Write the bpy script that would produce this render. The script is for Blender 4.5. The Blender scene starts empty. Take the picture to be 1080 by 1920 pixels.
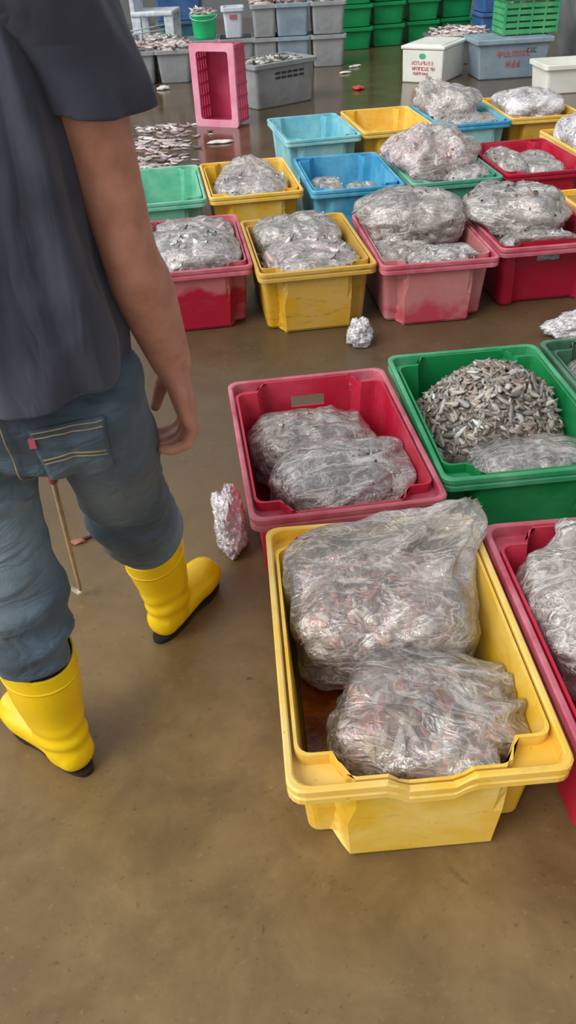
import bpy, bmesh, math, random
import numpy as np
from mathutils import Vector, Matrix, Euler, noise
from mathutils.bvhtree import BVHTree

PI = math.pi
SC = bpy.context.scene
COL = SC.collection


def sm(a, b, x):
    t = max(0.0, min(1.0, (x - a) / (b - a)))
    return t * t * (3 - 2 * t)


def lin(r, g, b):
    def f(c):
        c /= 255.0
        return c / 12.92 if c <= 0.04045 else ((c + 0.055) / 1.055) ** 2.4
    return (f(r), f(g), f(b), 1.0)


# ------------------------------------------------------------------ tagging
def tag(o, label=None, cat=None, group=None, kind=None):
    if label: o['label'] = label
    if cat: o['category'] = cat
    if group: o['group'] = group
    if kind: o['kind'] = kind
    return o


def empty(name, loc=(0, 0, 0), rz=0.0, label=None, cat=None, group=None):
    o = bpy.data.objects.new(name, None)
    o.empty_display_size = 0.1
    COL.objects.link(o)
    o.location = loc
    o.rotation_euler = (0, 0, rz)
    return tag(o, label, cat, group)


def link_mesh(name, me, mat=None, parent=None, smooth=False):
    o = bpy.data.objects.new(name, me)
    COL.objects.link(o)
    if mat is not None:
        me.materials.clear()
        me.materials.append(mat)
    if smooth:
        me.polygons.foreach_set('use_smooth', [True] * len(me.polygons))
    if parent is not None:
        o.parent = parent
    return o


def from_bm(name, bm, mat=None, parent=None, smooth=False):
    bmesh.ops.recalc_face_normals(bm, faces=bm.faces[:])
    me = bpy.data.meshes.new(name)
    bm.to_mesh(me)
    bm.free()
    return link_mesh(name, me, mat, parent, smooth)


def copy_tree(o, parent=None):
    c = o.copy()
    COL.objects.link(c)
    if parent is not None:
        c.parent = parent
    for ch in list(o.children):
        copy_tree(ch, c)
    return c


# ------------------------------------------------------------------ materials
def new_mat(name):
    m = bpy.data.materials.new(name)
    m.use_nodes = True
    nt = m.node_tree
    nt.nodes.clear()
    out = nt.nodes.new('ShaderNodeOutputMaterial')
    return m, nt, out


def N(nt, t, **kw):
    n = nt.nodes.new(t)
    for k, v in kw.items():
        if k.startswith('i_'):
            n.inputs[k[2:].replace('_', ' ')].default_value = v
        else:
            setattr(n, k, v)
    return n


def noise_n(nt, vec, scale, detail=4.0, rough=0.55, dist=0.0):
    n = N(nt, 'ShaderNodeTexNoise')
    n.inputs['Scale'].default_value = scale
    n.inputs['Detail'].default_value = detail
    n.inputs['Roughness'].default_value = rough
    n.inputs['Distortion'].default_value = dist
    if vec is not None:
        nt.links.new(vec, n.inputs['Vector'])
    return n.outputs['Fac']


def ramp(nt, fac, stops):
    r = N(nt, 'ShaderNodeValToRGB')
    els = r.color_ramp.elements
    while len(els) > 1:
        els.remove(els[-1])
    els[0].position = stops[0][0]
    els[0].color = stops[0][1]
    for p, c in stops[1:]:
        e = els.new(p)
        e.color = c
    nt.links.new(fac, r.inputs['Fac'])
    return r.outputs['Color']


def mixc(nt, fac, a, b, mode='MIX'):
    m = N(nt, 'ShaderNodeMix', data_type='RGBA', blend_type=mode)
    for s, v in ((m.inputs[0], fac), (m.inputs[6], a), (m.inputs[7], b)):
        if isinstance(v, (int, float)):
            s.default_value = v
        elif isinstance(v, tuple):
            s.default_value = v
        else:
            nt.links.new(v, s)
    return m.outputs[2]


def maprange(nt, v, a, b, c, d):
    m = N(nt, 'ShaderNodeMapRange')
    nt.links.new(v, m.inputs[0])
    for i, x in enumerate((a, b, c, d)):
        m.inputs[i + 1].default_value = x
    return m.outputs[0]


def math_n(nt, op, a, b=0.0):
    m = N(nt, 'ShaderNodeMath', operation=op)
    for s, v in ((m.inputs[0], a), (m.inputs[1], b)):
        if isinstance(v, (int, float)):
            s.default_value = v
        else:
            nt.links.new(v, s)
    return m.outputs[0]


def objvec(nt, scale=(1, 1, 1), loc=(0, 0, 0)):
    tc = N(nt, 'ShaderNodeTexCoord')
    mp = N(nt, 'ShaderNodeMapping')
    mp.inputs['Scale'].default_value = scale
    mp.inputs['Location'].default_value = loc
    nt.links.new(tc.outputs['Object'], mp.inputs['Vector'])
    return mp.outputs['Vector']


def bump(nt, h, strength=0.3, dist=0.01):
    b = N(nt, 'ShaderNodeBump')
    b.inputs['Strength'].default_value = strength
    b.inputs['Distance'].default_value = dist
    nt.links.new(h, b.inputs['Height'])
    return b.outputs['Normal']


def principled(nt, out, color, rough=0.5, normal=None, spec=0.5, sheen=0.0):
    p = N(nt, 'ShaderNodeBsdfPrincipled')
    if isinstance(color, tuple):
        p.inputs['Base Color'].default_value = color
    else:
        nt.links.new(color, p.inputs['Base Color'])
    if isinstance(rough, (int, float)):
        p.inputs['Roughness'].default_value = rough
    else:
        nt.links.new(rough, p.inputs['Roughness'])
    p.inputs['Specular IOR Level'].default_value = spec
    if sheen:
        p.inputs['Sheen Weight'].default_value = sheen
    if normal is not None:
        nt.links.new(normal, p.inputs['Normal'])
    if out is not None:
        nt.links.new(p.outputs[0], out.inputs['Surface'])
    return p


def plain(name, color, rough=0.5, spec=0.5, var=0.15, scale=18.0):
    m, nt, out = new_mat(name)
    v = objvec(nt)
    f = noise_n(nt, v, scale)
    dark = tuple(c * (1 - var * 2) for c in color[:3]) + (1,)
    lite = tuple(min(1, c * (1 + var)) for c in color[:3]) + (1,)
    principled(nt, out, ramp(nt, f, [(0.3, dark), (0.7, lite)]), rough, spec=spec)
    return m


def plastic(name, deep, faded, lo=0.42, hi=0.62, dirt=(0.10, 0.075, 0.05, 1), dirt_amt=0.35, rough=0.38, seed=0, band=0.0, bz=0.12):
    """moulded crate plastic: chalky faded patches, scuffs, brown grime specks"""
    m, nt, out = new_mat(name)
    v = objvec(nt, loc=(seed * 3.1, seed * 1.7, seed))
    vs = objvec(nt, scale=(1, 1, 3.5), loc=(seed, 0, 0))
    f = noise_n(nt, v, 5.0, 6, 0.62, 0.4)
    c = mixc(nt, maprange(nt, f, lo, hi, 0, 1), deep, faded)
    if band:
        # sun-bleached upper part with a ragged lower border
        sx_ = N(nt, 'ShaderNodeSeparateXYZ')
        nt.links.new(objvec(nt), sx_.inputs[0])
        zz = math_n(nt, 'ADD', sx_.outputs[2], math_n(nt, 'MULTIPLY', math_n(nt, 'SUBTRACT', noise_n(nt, v, 6.0, 3, 0.5), 0.5), 0.22))
        c = mixc(nt, maprange(nt, zz, bz - 0.008, bz + 0.02, 0, band), c, faded)
    g = noise_n(nt, vs, 14.0, 8, 0.7)
    c = mixc(nt, maprange(nt, g, 0.56, 0.75, 0, dirt_amt), c, dirt)
    s = noise_n(nt, v, 70.0, 3, 0.6)
    c = mixc(nt, maprange(nt, s, 0.66, 0.74, 0, 0.35), c, dirt)
    r = maprange(nt, f, 0.3, 0.7, rough - 0.08, rough + 0.14)
    principled(nt, out, c, r, bump(nt, g, 0.10, 0.004), spec=0.45)
    return m


def film_mat(name, milk=0.2, tint=(0.84, 0.82, 0.80, 1), scale=16.0):
    """clear plastic bag film: see-through, slightly milky, crumpled highlights"""
    m, nt, out = new_mat(name)
    v = objvec(nt, scale=(1, 1, 1.4))
    n1 = noise_n(nt, v, scale, 4, 0.6, 1.6)
    n2 = noise_n(nt, v, scale * 3.2, 3, 0.6, 2.0)
    n3 = noise_n(nt, objvec(nt, scale=(0.35, 1.2, 1.0)), scale * 1.1, 3, 0.5, 0.8)
    ridge3 = math_n(nt, 'ABSOLUTE', math_n(nt, 'SUBTRACT', n3, 0.5))
    ridge = math_n(nt, 'ABSOLUTE', math_n(nt, 'SUBTRACT', n1, 0.5))
    ridge2 = math_n(nt, 'ABSOLUTE', math_n(nt, 'SUBTRACT', n2, 0.5))
    h = math_n(nt, 'ADD', math_n(nt, 'ADD', ridge, ridge3), math_n(nt, 'MULTIPLY', ridge2, 0.12))
    nm = bump(nt, h, 0.6, 0.025)
    tr = N(nt, 'ShaderNodeBsdfTransparent')
    tr.inputs['Color'].default_value = (0.97, 0.97, 0.96, 1)
    pb = principled(nt, None, tint, 0.3, nm, 0.5)
    crease = math_n(nt, 'MAXIMUM', maprange(nt, ridge, 0.0, 0.045, milk * 0.9, 0.0), maprange(nt, ridge3, 0.0, 0.03, milk * 1.8, 0.0))
    cloud = maprange(nt, noise_n(nt, v, 7.0, 3, 0.5, 0.5), 0.4, 0.72, milk * 0.55, milk * 1.7)
    fac = math_n(nt, 'ADD', crease, cloud)
    mx = N(nt, 'ShaderNodeMixShader')
    nt.links.new(fac, mx.inputs[0])
    nt.links.new(tr.outputs[0], mx.inputs[1])
    nt.links.new(pb.outputs[0], mx.inputs[2])
    gl = N(nt, 'ShaderNodeBsdfGlossy')
    gl.inputs['Roughness'].default_value = 0.12
    gl.inputs['Color'].default_value = (1, 1, 1, 1)
    nt.links.new(nm, gl.inputs['Normal'])
    fr = N(nt, 'ShaderNodeFresnel')
    fr.inputs['IOR'].default_value = 1.75
    nt.links.new(nm, fr.inputs['Normal'])
    mx2 = N(nt, 'ShaderNodeMixShader')
    nt.links.new(math_n(nt, 'MINIMUM', math_n(nt, 'MULTIPLY', fr.outputs[0], 1.3), 0.75), mx2.inputs[0])
    nt.links.new(mx.outputs[0], mx2.inputs[1])
    nt.links.new(gl.outputs[0], mx2.inputs[2])
    nt.links.new(mx2.outputs[0], out.inputs['Surface'])
    return m


def fish_mat(name, rough=0.28):
    m, nt, out = new_mat(name)
    a = N(nt, 'ShaderNodeAttribute')
    a.attribute_name = 'tint'
    v = objvec(nt)
    f = noise_n(nt, v, 90, 3, 0.6)
    c = mixc(nt, maprange(nt, f, 0.4, 0.75, 0.0, 0.30), a.outputs['Color'], (0.12, 0.10, 0.10, 1))
    principled(nt, out, c, rough, bump(nt, f, 0.2, 0.003), 0.6)
    return m


def mush_mat(name, a, b, c3):
    m, nt, out = new_mat(name)
    v = objvec(nt)
    f = noise_n(nt, v, 45, 5, 0.65, 0.8)
    c = ramp(nt, f, [(0.32, a), (0.5, b), (0.68, c3)])
    principled(nt, out, c, 0.35, bump(nt, f, 0.6, 0.01), 0.5)
    return m


M = {}
M['yellow'] = plastic('yellow_plastic', lin(232, 184, 48), lin(240, 208, 116), 0.40, 0.64, (0.25, 0.13, 0.03, 1), 0.3, seed=1)
M['yellow_inside'] = M['yellow']
M['yellow_rim'] = plastic('yellow_rim_plastic', lin(234, 188, 68), lin(238, 208, 126), 0.35, 0.6, (0.22, 0.13, 0.04, 1), 0.3, seed=2)
M['yellow_dull'] = plastic('dull_yellow_plastic', lin(208, 158, 36), lin(204, 168, 92), 0.45, 0.7, (0.14, 0.09, 0.05, 1), 0.75, seed=3, band=0.5, bz=0.16)
M['red'] = plastic('red_plastic', lin(186, 22, 52), lin(198, 62, 84), 0.45, 0.72, (0.12, 0.03, 0.04, 1), 0.35, seed=4)
M['red_rim'] = plastic('faded_pink_plastic', lin(176, 62, 84), lin(204, 122, 134), 0.36, 0.62, (0.14, 0.07, 0.06, 1), 0.4, seed=5)
M['pink_worn'] = plastic('worn_pink_plastic', lin(190, 70, 84), lin(196, 132, 130), 0.40, 0.58, (0.17, 0.12, 0.10, 1), 0.6, seed=6, band=0.75, bz=0.06)
M['red_worn'] = plastic('half_bleached_red_plastic', lin(170, 24, 50), lin(190, 112, 116), 0.52, 0.75, (0.15, 0.09, 0.08, 1), 0.5, seed=27, band=0.85, bz=0.14)
M['crimson'] = plastic('crimson_plastic', lin(166, 20, 50), lin(184, 60, 78), 0.52, 0.75, (0.10, 0.03, 0.04, 1), 0.4, seed=7)
M['green'] = plastic('green_plastic', lin(18, 132, 70), lin(44, 152, 92), 0.45, 0.7, (0.03, 0.10, 0.05, 1), 0.35, seed=8)
M['green_rim'] = plastic('green_rim_plastic', lin(40, 144, 92), lin(98, 172, 130), 0.4, 0.65, (0.04, 0.09, 0.05, 1), 0.35, seed=9)
M['green_old'] = plastic('old_green_plastic', lin(52, 98, 74), lin(100, 136, 112), 0.4, 0.65, (0.06, 0.07, 0.05, 1), 0.4, seed=10)
M['mint'] = plastic('mint_plastic', lin(96, 186, 150), lin(150, 210, 184), 0.4, 0.65, (0.12, 0.16, 0.12, 1), 0.3, seed=11)
M['blue'] = plastic('blue_plastic', lin(58, 152, 196), lin(112, 186, 214), 0.4, 0.65, (0.08, 0.14, 0.16, 1), 0.35, seed=12)
M['sky'] = plastic('pale_blue_plastic', lin(112, 186, 204), lin(160, 212, 212), 0.4, 0.62, (0.14, 0.16, 0.14, 1), 0.4, seed=13)
M['teal'] = plastic('teal_plastic', lin(78, 156, 128), lin(124, 184, 158), 0.4, 0.65, (0.08, 0.11, 0.09, 1), 0.4, seed=14)
M['grey'] = plastic('grey_plastic', lin(132, 134, 136), lin(160, 162, 164), 0.35, 0.7, (0.12, 0.11, 0.10, 1), 0.4, seed=15)
M['grey_blue'] = plastic('blue_grey_plastic', lin(124, 142, 158), lin(150, 164, 176), 0.35, 0.7, (0.14, 0.14, 0.14, 1), 0.35, seed=16)
M['grey_dark'] = plastic('dark_grey_plastic', lin(96, 98, 100), lin(122, 122, 122), 0.35, 0.7, (0.08, 0.07, 0.06, 1), 0.4, seed=17)
M['tote_blue'] = plastic('blue_tote_plastic', lin(128, 148, 160), lin(152, 168, 176), 0.4, 0.7, (0.10, 0.12, 0.12, 1), 0.35, seed=18)
M['white_box'] = plastic('white_box_plastic', lin(226, 226, 214), lin(236, 236, 228), 0.4, 0.7, (0.40, 0.36, 0.28, 1), 0.35, seed=19)
M['pink_basket'] = plastic('pink_basket_plastic', lin(196, 60, 100), lin(214, 92, 124), 0.4, 0.7, (0.25, 0.05, 0.08, 1), 0.25, seed=20)
M['pink_pale'] = plastic('pale_pink_plastic', lin(226, 140, 164), lin(236, 172, 188), 0.4, 0.7, (0.4, 0.2, 0.2, 1), 0.25, seed=21)
M['bin_green'] = plastic('bin_green_plastic', lin(14, 136, 74), lin(24, 156, 90), 0.4, 0.7, (0.02, 0.10, 0.05, 1), 0.3, seed=22)
M['bucket_green'] = plastic('bright_green_plastic', lin(44, 220, 132), lin(84, 232, 156), 0.4, 0.7, (0.05, 0.3, 0.15, 1), 0.2, seed=23)
M['tub_white'] = plastic('white_tub_plastic', lin(196, 204, 214), lin(214, 220, 226), 0.4, 0.7, (0.3, 0.3, 0.3, 1), 0.3, seed=24)
M['crate_blue'] = plastic('deep_blue_plastic', lin(58, 96, 150), lin(84, 122, 172), 0.4, 0.7, (0.05, 0.06, 0.09, 1), 0.4, seed=25)
M['crate_steel'] = plastic('steel_blue_plastic', lin(66, 110, 134), lin(96, 136, 152), 0.4, 0.7, (0.05, 0.06, 0.07, 1), 0.4, seed=26)
M['basket_green'] = plastic('green_basket_plastic', lin(58, 156, 104), lin(98, 176, 116), 0.4, 0.7, (0.08, 0.14, 0.08, 1), 0.3, seed=27)
M['chair_white'] = plain('white_chair_plastic', lin(214, 222, 228), 0.35)
M['metal'] = plain('pale_metal', lin(196, 206, 214), 0.3)
M['film'] = film_mat('clear_bag_film', 0.19, (0.90, 0.83, 0.76, 1))
M['film_milky'] = film_mat('milky_bag_film', 0.30, (0.77, 0.71, 0.66, 1))
M['film_white'] = film_mat('white_bag_film', 0.62, (0.88, 0.84, 0.86, 1), 22)
M['film_pink'] = film_mat('pinkish_bag_film', 0.62, (0.86, 0.76, 0.80, 1), 22)
M['fish'] = fish_mat('fish_skin')
M['mush_pink'] = mush_mat('pink_fish_mass', lin(96, 72, 68), lin(164, 132, 122), lin(206, 180, 168))
M['mush_grey'] = mush_mat('grey_fish_mass', lin(92, 88, 84), lin(148, 144, 138), lin(200, 198, 192))
M['mush_brown'] = mush_mat('brown_fish_mass', lin(60, 54, 48), lin(118, 108, 98), lin(176, 168, 156))
M['mush_rosy'] = mush_mat('rosy_fish_mass', lin(150, 116, 112), lin(204, 172, 166), lin(230, 210, 204))
M['film_rosy'] = film_mat('rosy_bag_film', 0.26, (0.90, 0.80, 0.78, 1))
M['mush_pale'] = mush_mat('pale_fish_mass', lin(130, 116, 112), lin(184, 172, 166), lin(220, 212, 206))
M['red_paint'] = plain('red_lettering_paint', lin(196, 84, 96), 0.6)
M['green_paint'] = plain('green_emblem_paint', lin(70, 178, 136), 0.6)
M['dark_paint'] = plain('dark_lettering_paint', lin(58, 58, 58), 0.6)
M['scrap_white'] = plain('white_scrap', lin(226, 222, 214), 0.6)
M['scrap_red'] = plain('red_scrap', lin(196, 66, 60), 0.5)
M['bone'] = plain('stick_wood', lin(176, 152, 122), 0.45, var=0.1, scale=40)
M['tip_white'] = plain('stick_white_tip', lin(236, 228, 212), 0.5)
M['grip_red'] = plain('stick_red_grip', lin(176, 74, 84), 0.5)
M['fish_red'] = plain('reddish_fish', lin(168, 104, 92), 0.5)
M['twig'] = plain('dark_twig', lin(62, 34, 30), 0.5)
M['wall'] = plain('added_wall_grey', lin(112, 116, 116), 0.8, var=0.1, scale=2.0)


def floor_mat():
    m, nt, out = new_mat('wet_concrete')
    v = objvec(nt)
    vw = objvec(nt, scale=(1, 1, 1), loc=(4.3, 1.1, 0))
    big = noise_n(nt, v, 0.9, 5, 0.6, 0.3)
    mid = noise_n(nt, v, 5.0, 7, 0.66, 0.3)
    fine = noise_n(nt, v, 60.0, 6, 0.7)
    c = ramp(nt, mid, [(0.28, lin(98, 78, 48)), (0.5, lin(119, 97, 61)), (0.72, lin(138, 115, 75))])
    # darker soaked patches; beyond the first crates wet concrete with dark reflections coloured in
    sep = N(nt, 'ShaderNodeSeparateXYZ')
    nt.links.new(v, sep.inputs[0])
    ywet_refl = maprange(nt, math_n(nt, 'ADD', sep.outputs[1], math_n(nt, 'MULTIPLY', mid, 0.9)), 1.7, 2.7, 0, 1)
    wet = math_n(nt, 'MAXIMUM', ywet_refl, maprange(nt, big, 0.55, 0.7, 0, 0.45))
    c = mixc(nt, wet, c, mixc(nt, 0.72, c, lin(74, 60, 46)))
    st = noise_n(nt, vw, 9.0, 5, 0.7, 0.6)
    c = mixc(nt, maprange(nt, st, 0.64, 0.74, 0, 0.5), c, lin(66, 50, 36))
    c = mixc(nt, maprange(nt, fine, 0.60, 0.70, 0, 0.6), c, lin(60, 46, 32))
    sp2 = noise_n(nt, vw, 22.0, 3, 0.55, 0.2)
    c = mixc(nt, maprange(nt, sp2, 0.70, 0.76, 0, 0.75), c, lin(56, 42, 30))
    c = mixc(nt, maprange(nt, fine, 0.30, 0.40, 0.22, 0), c, lin(182, 162, 128))
    far = maprange(nt, sep.outputs[1], 3.5, 6.0, 0, 1)
    r = math_n(nt, 'ADD', maprange(nt, mid, 0.3, 0.7, 0.34, 0.48), math_n(nt, 'MULTIPLY', far, -0.30))
    principled(nt, out, c, r, bump(nt, math_n(nt, 'ADD', fine, mid), 0.07, 0.004), 0.5)
    return m


M['floor'] = floor_mat()


# ------------------------------------------------------------------ setting
def box_bm(bm, sx, sy, sz, loc=(0, 0, 0), rz=0.0, taper=1.0, bev=0.0):
    r = bmesh.ops.create_cube(bm, size=1.0)
    vs = r['verts']
    for v in vs:
        k = taper if v.co.z < 0 else 1.0
        v.co = Vector((v.co.x * sx * k, v.co.y * sy * k, v.co.z * sz))
    if bev:
        es = list({e for v in vs for e in v.link_edges})
        rb = bmesh.ops.bevel(bm, geom=es, offset=bev, segments=2, affect='EDGES', profile=0.5)
        vs = list({v for f in rb['faces'] for v in f.verts} | {v for v in vs if v.is_valid})
    mt = Matrix.Translation(loc) @ Matrix.Rotation(rz, 4, 'Z')
    for v in vs:
        v.co = mt @ v.co
    return vs


bm = bmesh.new()
bmesh.ops.create_grid(bm, x_segments=1, y_segments=1, size=1)
for v in bm.verts:
    v.co = Vector((v.co.x * 14, v.co.y * 10 + 5, 0))
fl = from_bm('floor', bm, M['floor'])
tag(fl, 'wet brown concrete floor of the fish landing hall', 'floor', kind='structure')

bm = bmesh.new()
box_bm(bm, 28, 0.2, 4.0, (0, 14.6, 2.0))  # wall added so the wet floor mirrors something dark
wl = from_bm('added_back_wall', bm, M['wall'])
tag(wl, 'added grey back wall beyond the stacked bins, darkening the floor reflections', 'wall', kind='structure')

# ------------------------------------------------------------------ crates
CW, CL, CH = 0.46, 0.672, 0.257


def rr_pts(w, l, r, nx=22, ny=10, na=4):
    """rounded rectangle, half sizes w,l; same index layout for every call"""
    P = []
    for k in range(nx + 1):
        P.append((-(w - r) + 2 * (w - r) * k / nx, -l))
    for k in range(1, na):
        a = -PI / 2 + PI / 2 * k / na
        P.append((w - r + r * math.cos(a), -(l - r) + r * math.sin(a)))
    for k in range(ny + 1):
        P.append((w, -(l - r) + 2 * (l - r) * k / ny))
    for k in range(1, na):
        a = PI / 2 * k / na
        P.append((w - r + r * math.cos(a), l - r + r * math.sin(a)))
    for k in range(nx + 1):
        P.append(((w - r) - 2 * (w - r) * k / nx, l))
    for k in range(1, na):
        a = PI / 2 + PI / 2 * k / na
        P.append((-(w - r) + r * math.cos(a), l - r + r * math.sin(a)))
    for k in range(ny + 1):
        P.append((-w, (l - r) - 2 * (l - r) * k / ny))
    for k in range(1, na):
        a = PI + PI / 2 * k / na
        P.append((-(w - r) + r * math.cos(a), -(l - r) + r * math.sin(a)))
    return P


def crate_meshes(variant='centre', dip=True, hole=False):
    rc, cw = 0.052, 0.138

    def push(x, l, y):
        s = 1 - sm(cw - 0.006, cw + 0.006, abs(x))
        if variant != 'centre':
            s = 1 - s
            s *= 0.6
        return s * rc

    def outline(w, l, r):
        P = rr_pts(w, l - rc, r)
        o = []
        for x, y in P:
            if abs(y) > l - rc - 0.02:
                y += math.copysign(push(x, l, y) * sm(l - rc - 0.03, l - rc - 0.001, abs(y)), y)
            o.append((x, y))
        return o

    def dz(x, y, z):
        if dip and abs(y) > CL / 2 - 0.075 and z > CH - 0.05:
            return z - 0.021 * (1 - sm(0.045, 0.062, abs(x))) * sm(CH - 0.05, CH - 0.03, z)
        return z
    wt, lt = CW / 2 - 0.016, CL / 2 - 0.015        # wall at the top
    wb, lb = CW / 2 - 0.036, CL / 2 - 0.033        # wall at the bottom

    def at(z, inset):
        t = z / CH
        return outline(wb + (wt - wb) * t - inset, lb + (lt - lb) * t - inset, 0.022)
    th = 0.007
    zs = [0.0, 0.004, 0.014, 0.06, 0.12, CH - 0.085, CH - 0.05, CH - 0.03, CH - 0.012, CH]
    ins = [0.014, 0.005, 0.0, 0, 0, 0, 0, 0, 0, 0.001]
    bm = bmesh.new()
    outer, inner = [], []
    for z, i in zip(zs, ins):
        outer.append([bm.verts.new((x, y, dz(x, y, z))) for x, y in at(z, i)])
    zi = [0.012, 0.03] + zs[3:]
    for z in zi:
        e = 0.012 if z == 0.012 else 0.0
        inner.append([bm.verts.new((x, y, dz(x, y, z) if z < CH else dz(x, y, z))) for x, y in at(z, th + e)])
    n = len(outer[0])
    xs = [(v.co.x, v.co.y) for v in outer[-1]]

    def is_hole(i, zl):
        j = (i + 1) % n
        mx = (xs[i][0] + xs[j][0]) / 2
        return hole and abs(xs[i][1]) > CL / 2 - 0.1 and abs(xs[j][1]) > CL / 2 - 0.1 and abs(mx) < 0.052 and abs(zl - (CH - 0.085)) < 1e-6
    for k in range(len(zs) - 1):
        for i in range(n):
            j = (i + 1) % n
            if is_hole(i, zs[k]):
                continue
            bm.faces.new((outer[k][i], outer[k][j], outer[k + 1][j], outer[k + 1][i]))
    for k in range(len(zi) - 1):
        for i in range(n):
            j = (i + 1) % n
            if is_hole(i, zi[k]):
                ko = zs.index(zi[k])
                bm.faces.new((outer[ko][i], outer[ko][j], inner[k][j], inner[k][i]))
                bm.faces.new((outer[ko + 1][i], outer[ko + 1][j], inner[k + 1][j], inner[k + 1][i]))
                if not is_hole((i - 1) % n, zi[k]):
                    bm.faces.new((outer[ko][i], outer[ko + 1][i], inner[k + 1][i], inner[k][i]))
                if not is_hole(j, zi[k]):
                    bm.faces.new((outer[ko][j], outer[ko + 1][j], inner[k + 1][j], inner[k][j]))
                continue
            bm.faces.new((inner[k][i], inner[k][j], inner[k + 1][j], inner[k + 1][i]))
    for i in range(n):
        j = (i + 1) % n
        bm.faces.new((outer[-1][i], outer[-1][j], inner[-1][j], inner[-1][i]))
    bm.faces.new(outer[0])
    bm.faces.new(inner[0])
    bmesh.ops.recalc_face_normals(bm, faces=bm.faces[:])
    tub = bpy.data.meshes.new('tub')
    bm.to_mesh(tub)
    bm.free()

    # rim: skirt all round, ledge that closes the corner pockets
    bm = bmesh.new()
    wo, lo = CW / 2, CL / 2
    prof = [(0.003, CH - 0.034), (0.0, CH - 0.031), (0.0, CH - 0.020), (0.003, CH - 0.017), (0.003, CH - 0.013), (-0.001, CH - 0.010), (-0.001, CH + 0.001), (0.002, CH + 0.004), (0.009, CH + 0.004), (0.012, CH + 0.001), (0.013, CH - 0.026)]
    rings = []
    for i, z in prof:
        rings.append([bm.verts.new((x, y, dz(x, y, z))) for x, y in rr_pts(wo - i, lo - i, 0.028)])
    led = [bm.verts.new((x, y, dz(x, y, CH - 0.026))) for x, y in at(CH - 0.026, 0.001)]
    rings.append(led)
    led2 = [bm.verts.new((x, y, dz(x, y, CH - 0.032))) for x, y in at(CH - 0.032, 0.001)]
    rings.append(led2)
    for k in range(len(rings)):
        a, b = rings[k], rings[(k + 1) % len(rings)]
        for i in range(n):
            j = (i + 1) % n
            bm.faces.new((a[i], a[j], b[j], b[i]))
    bmesh.ops.recalc_face_normals(bm, faces=bm.faces[:])
    rim = bpy.data.meshes.new('rim')
    bm.to_mesh(rim)
    bm.free()
    return tub, rim


CM = {}


def crate(x, y, yaw, body, rim, label, variant='centre', dip=False, hole=False, group='fish crates set out in rows'):
    key = (variant, dip, hole)
    if key not in CM:
        CM[key] = crate_meshes(*key)
    tub, rm = CM[key]
    root = empty('fish_crate', (x, y, 0), yaw, label, 'crate', group)
    for nm, me, mat in (('tub', tub, body), ('rim', rm, rim)):
        o = bpy.data.objects.new(nm, me)
        COL.objects.link(o)
        if not me.materials:
            me.materials.append(None)
        o.material_slots[0].link = 'OBJECT'
        o.material_slots[0].material = M[mat]
        o.parent = root
    return root


CR = {}
CR['Y'] = crate(0.192, 1.079, 0.042, 'yellow', 'yellow_rim', 'yellow fish crate nearest the camera, holding two clear bags of pinkish fish', dip=True)
CR['R'] = crate(0.668, 1.052, 0.045, 'red', 'red_rim', 'red crate with faded pink rim cut by the right edge, beside the nearest yellow crate')
CR['P'] = crate(0.108, 1.790, 0.107, 'red', 'red_rim', 'red crate with pink rim and handle slot, directly behind the nearest yellow crate', dip=False, hole=True)
CR['G'] = crate(0.577, 1.900, 0.073, 'green', 'green_rim', 'bright green crate heaped with loose fish and one bag', dip=False)
CR['E'] = crate(1.052, 1.950, 0.075, 'green_old', 'green_old', 'dull grey-green crate at the right edge beside the bright green crate', dip=False)
CR['A'] = crate(-0.352, 3.355, 0.115, 'red_worn', 'red_rim', 'red crate partly hidden behind the bare forearm')
CR['B'] = crate(0.123, 3.300, 0.120, 'yellow_dull', 'yellow_dull', 'dull yellow crate between two red crates in the middle row')
CR['C'] = crate(0.604, 3.310, 0.080, 'pink_worn', 'red_rim', 'worn pale pink crate piled with three bags, right of the dull yellow one')
CR['D'] = crate(1.082, 3.430, 0.085, 'crimson', 'red_rim', 'dark red crate right of the worn pink one, with one large and one small bag', variant='corner', hole=True)
CR['Q'] = crate(1.566, 3.500, 0.10, 'yellow_dull', 'yellow_rim', 'yellow crate at the right edge just past the dark red crate')
CR['F'] = crate(-0.580, 4.270, 0.125, 'mint', 'mint', 'empty mint green crate beside the bare elbow')
CR['Gy'] = crate(-0.112, 4.335, 0.130, 'yellow', 'yellow_rim', 'yellow crate holding a grey bag, between the mint and the blue crate')
CR['H'] = crate(0.389, 4.350, 0.100, 'blue', 'blue', 'blue crate with two small bags on its bottom')
CR['I'] = crate(0.876, 4.390, 0.110, 'teal', 'teal', 'teal green crate buried under large pinkish white bags')
CR['J'] = crate(1.352, 4.460, 0.110, 'red', 'crimson', 'bright red crate with loose grey fish beside the teal crate')
CR['O'] = crate(1.830, 4.700, 0.100, 'yellow_dull', 'yellow_rim', 'yellow crate with a white bag at the right edge behind the bright red crate')
CR['K'] = crate(0.275, 5.420, 0.165, 'sky', 'sky', 'empty pale blue crate at the left end of the back row')
CR['L'] = crate(0.752, 5.530, 0.130, 'yellow', 'yellow_rim', 'empty yellow crate in the back row beside the pale blue one')
CR['M'] = crate(1.226, 5.600, 0.100, 'sky', 'blue', 'blue crate in the back row with a grey bag spilling out of it')
CR['N'] = crate(1.700, 5.690, 0.070, 'yellow_dull', 'yellow_rim', 'yellow crate in the back row under a shiny grey bag')

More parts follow.
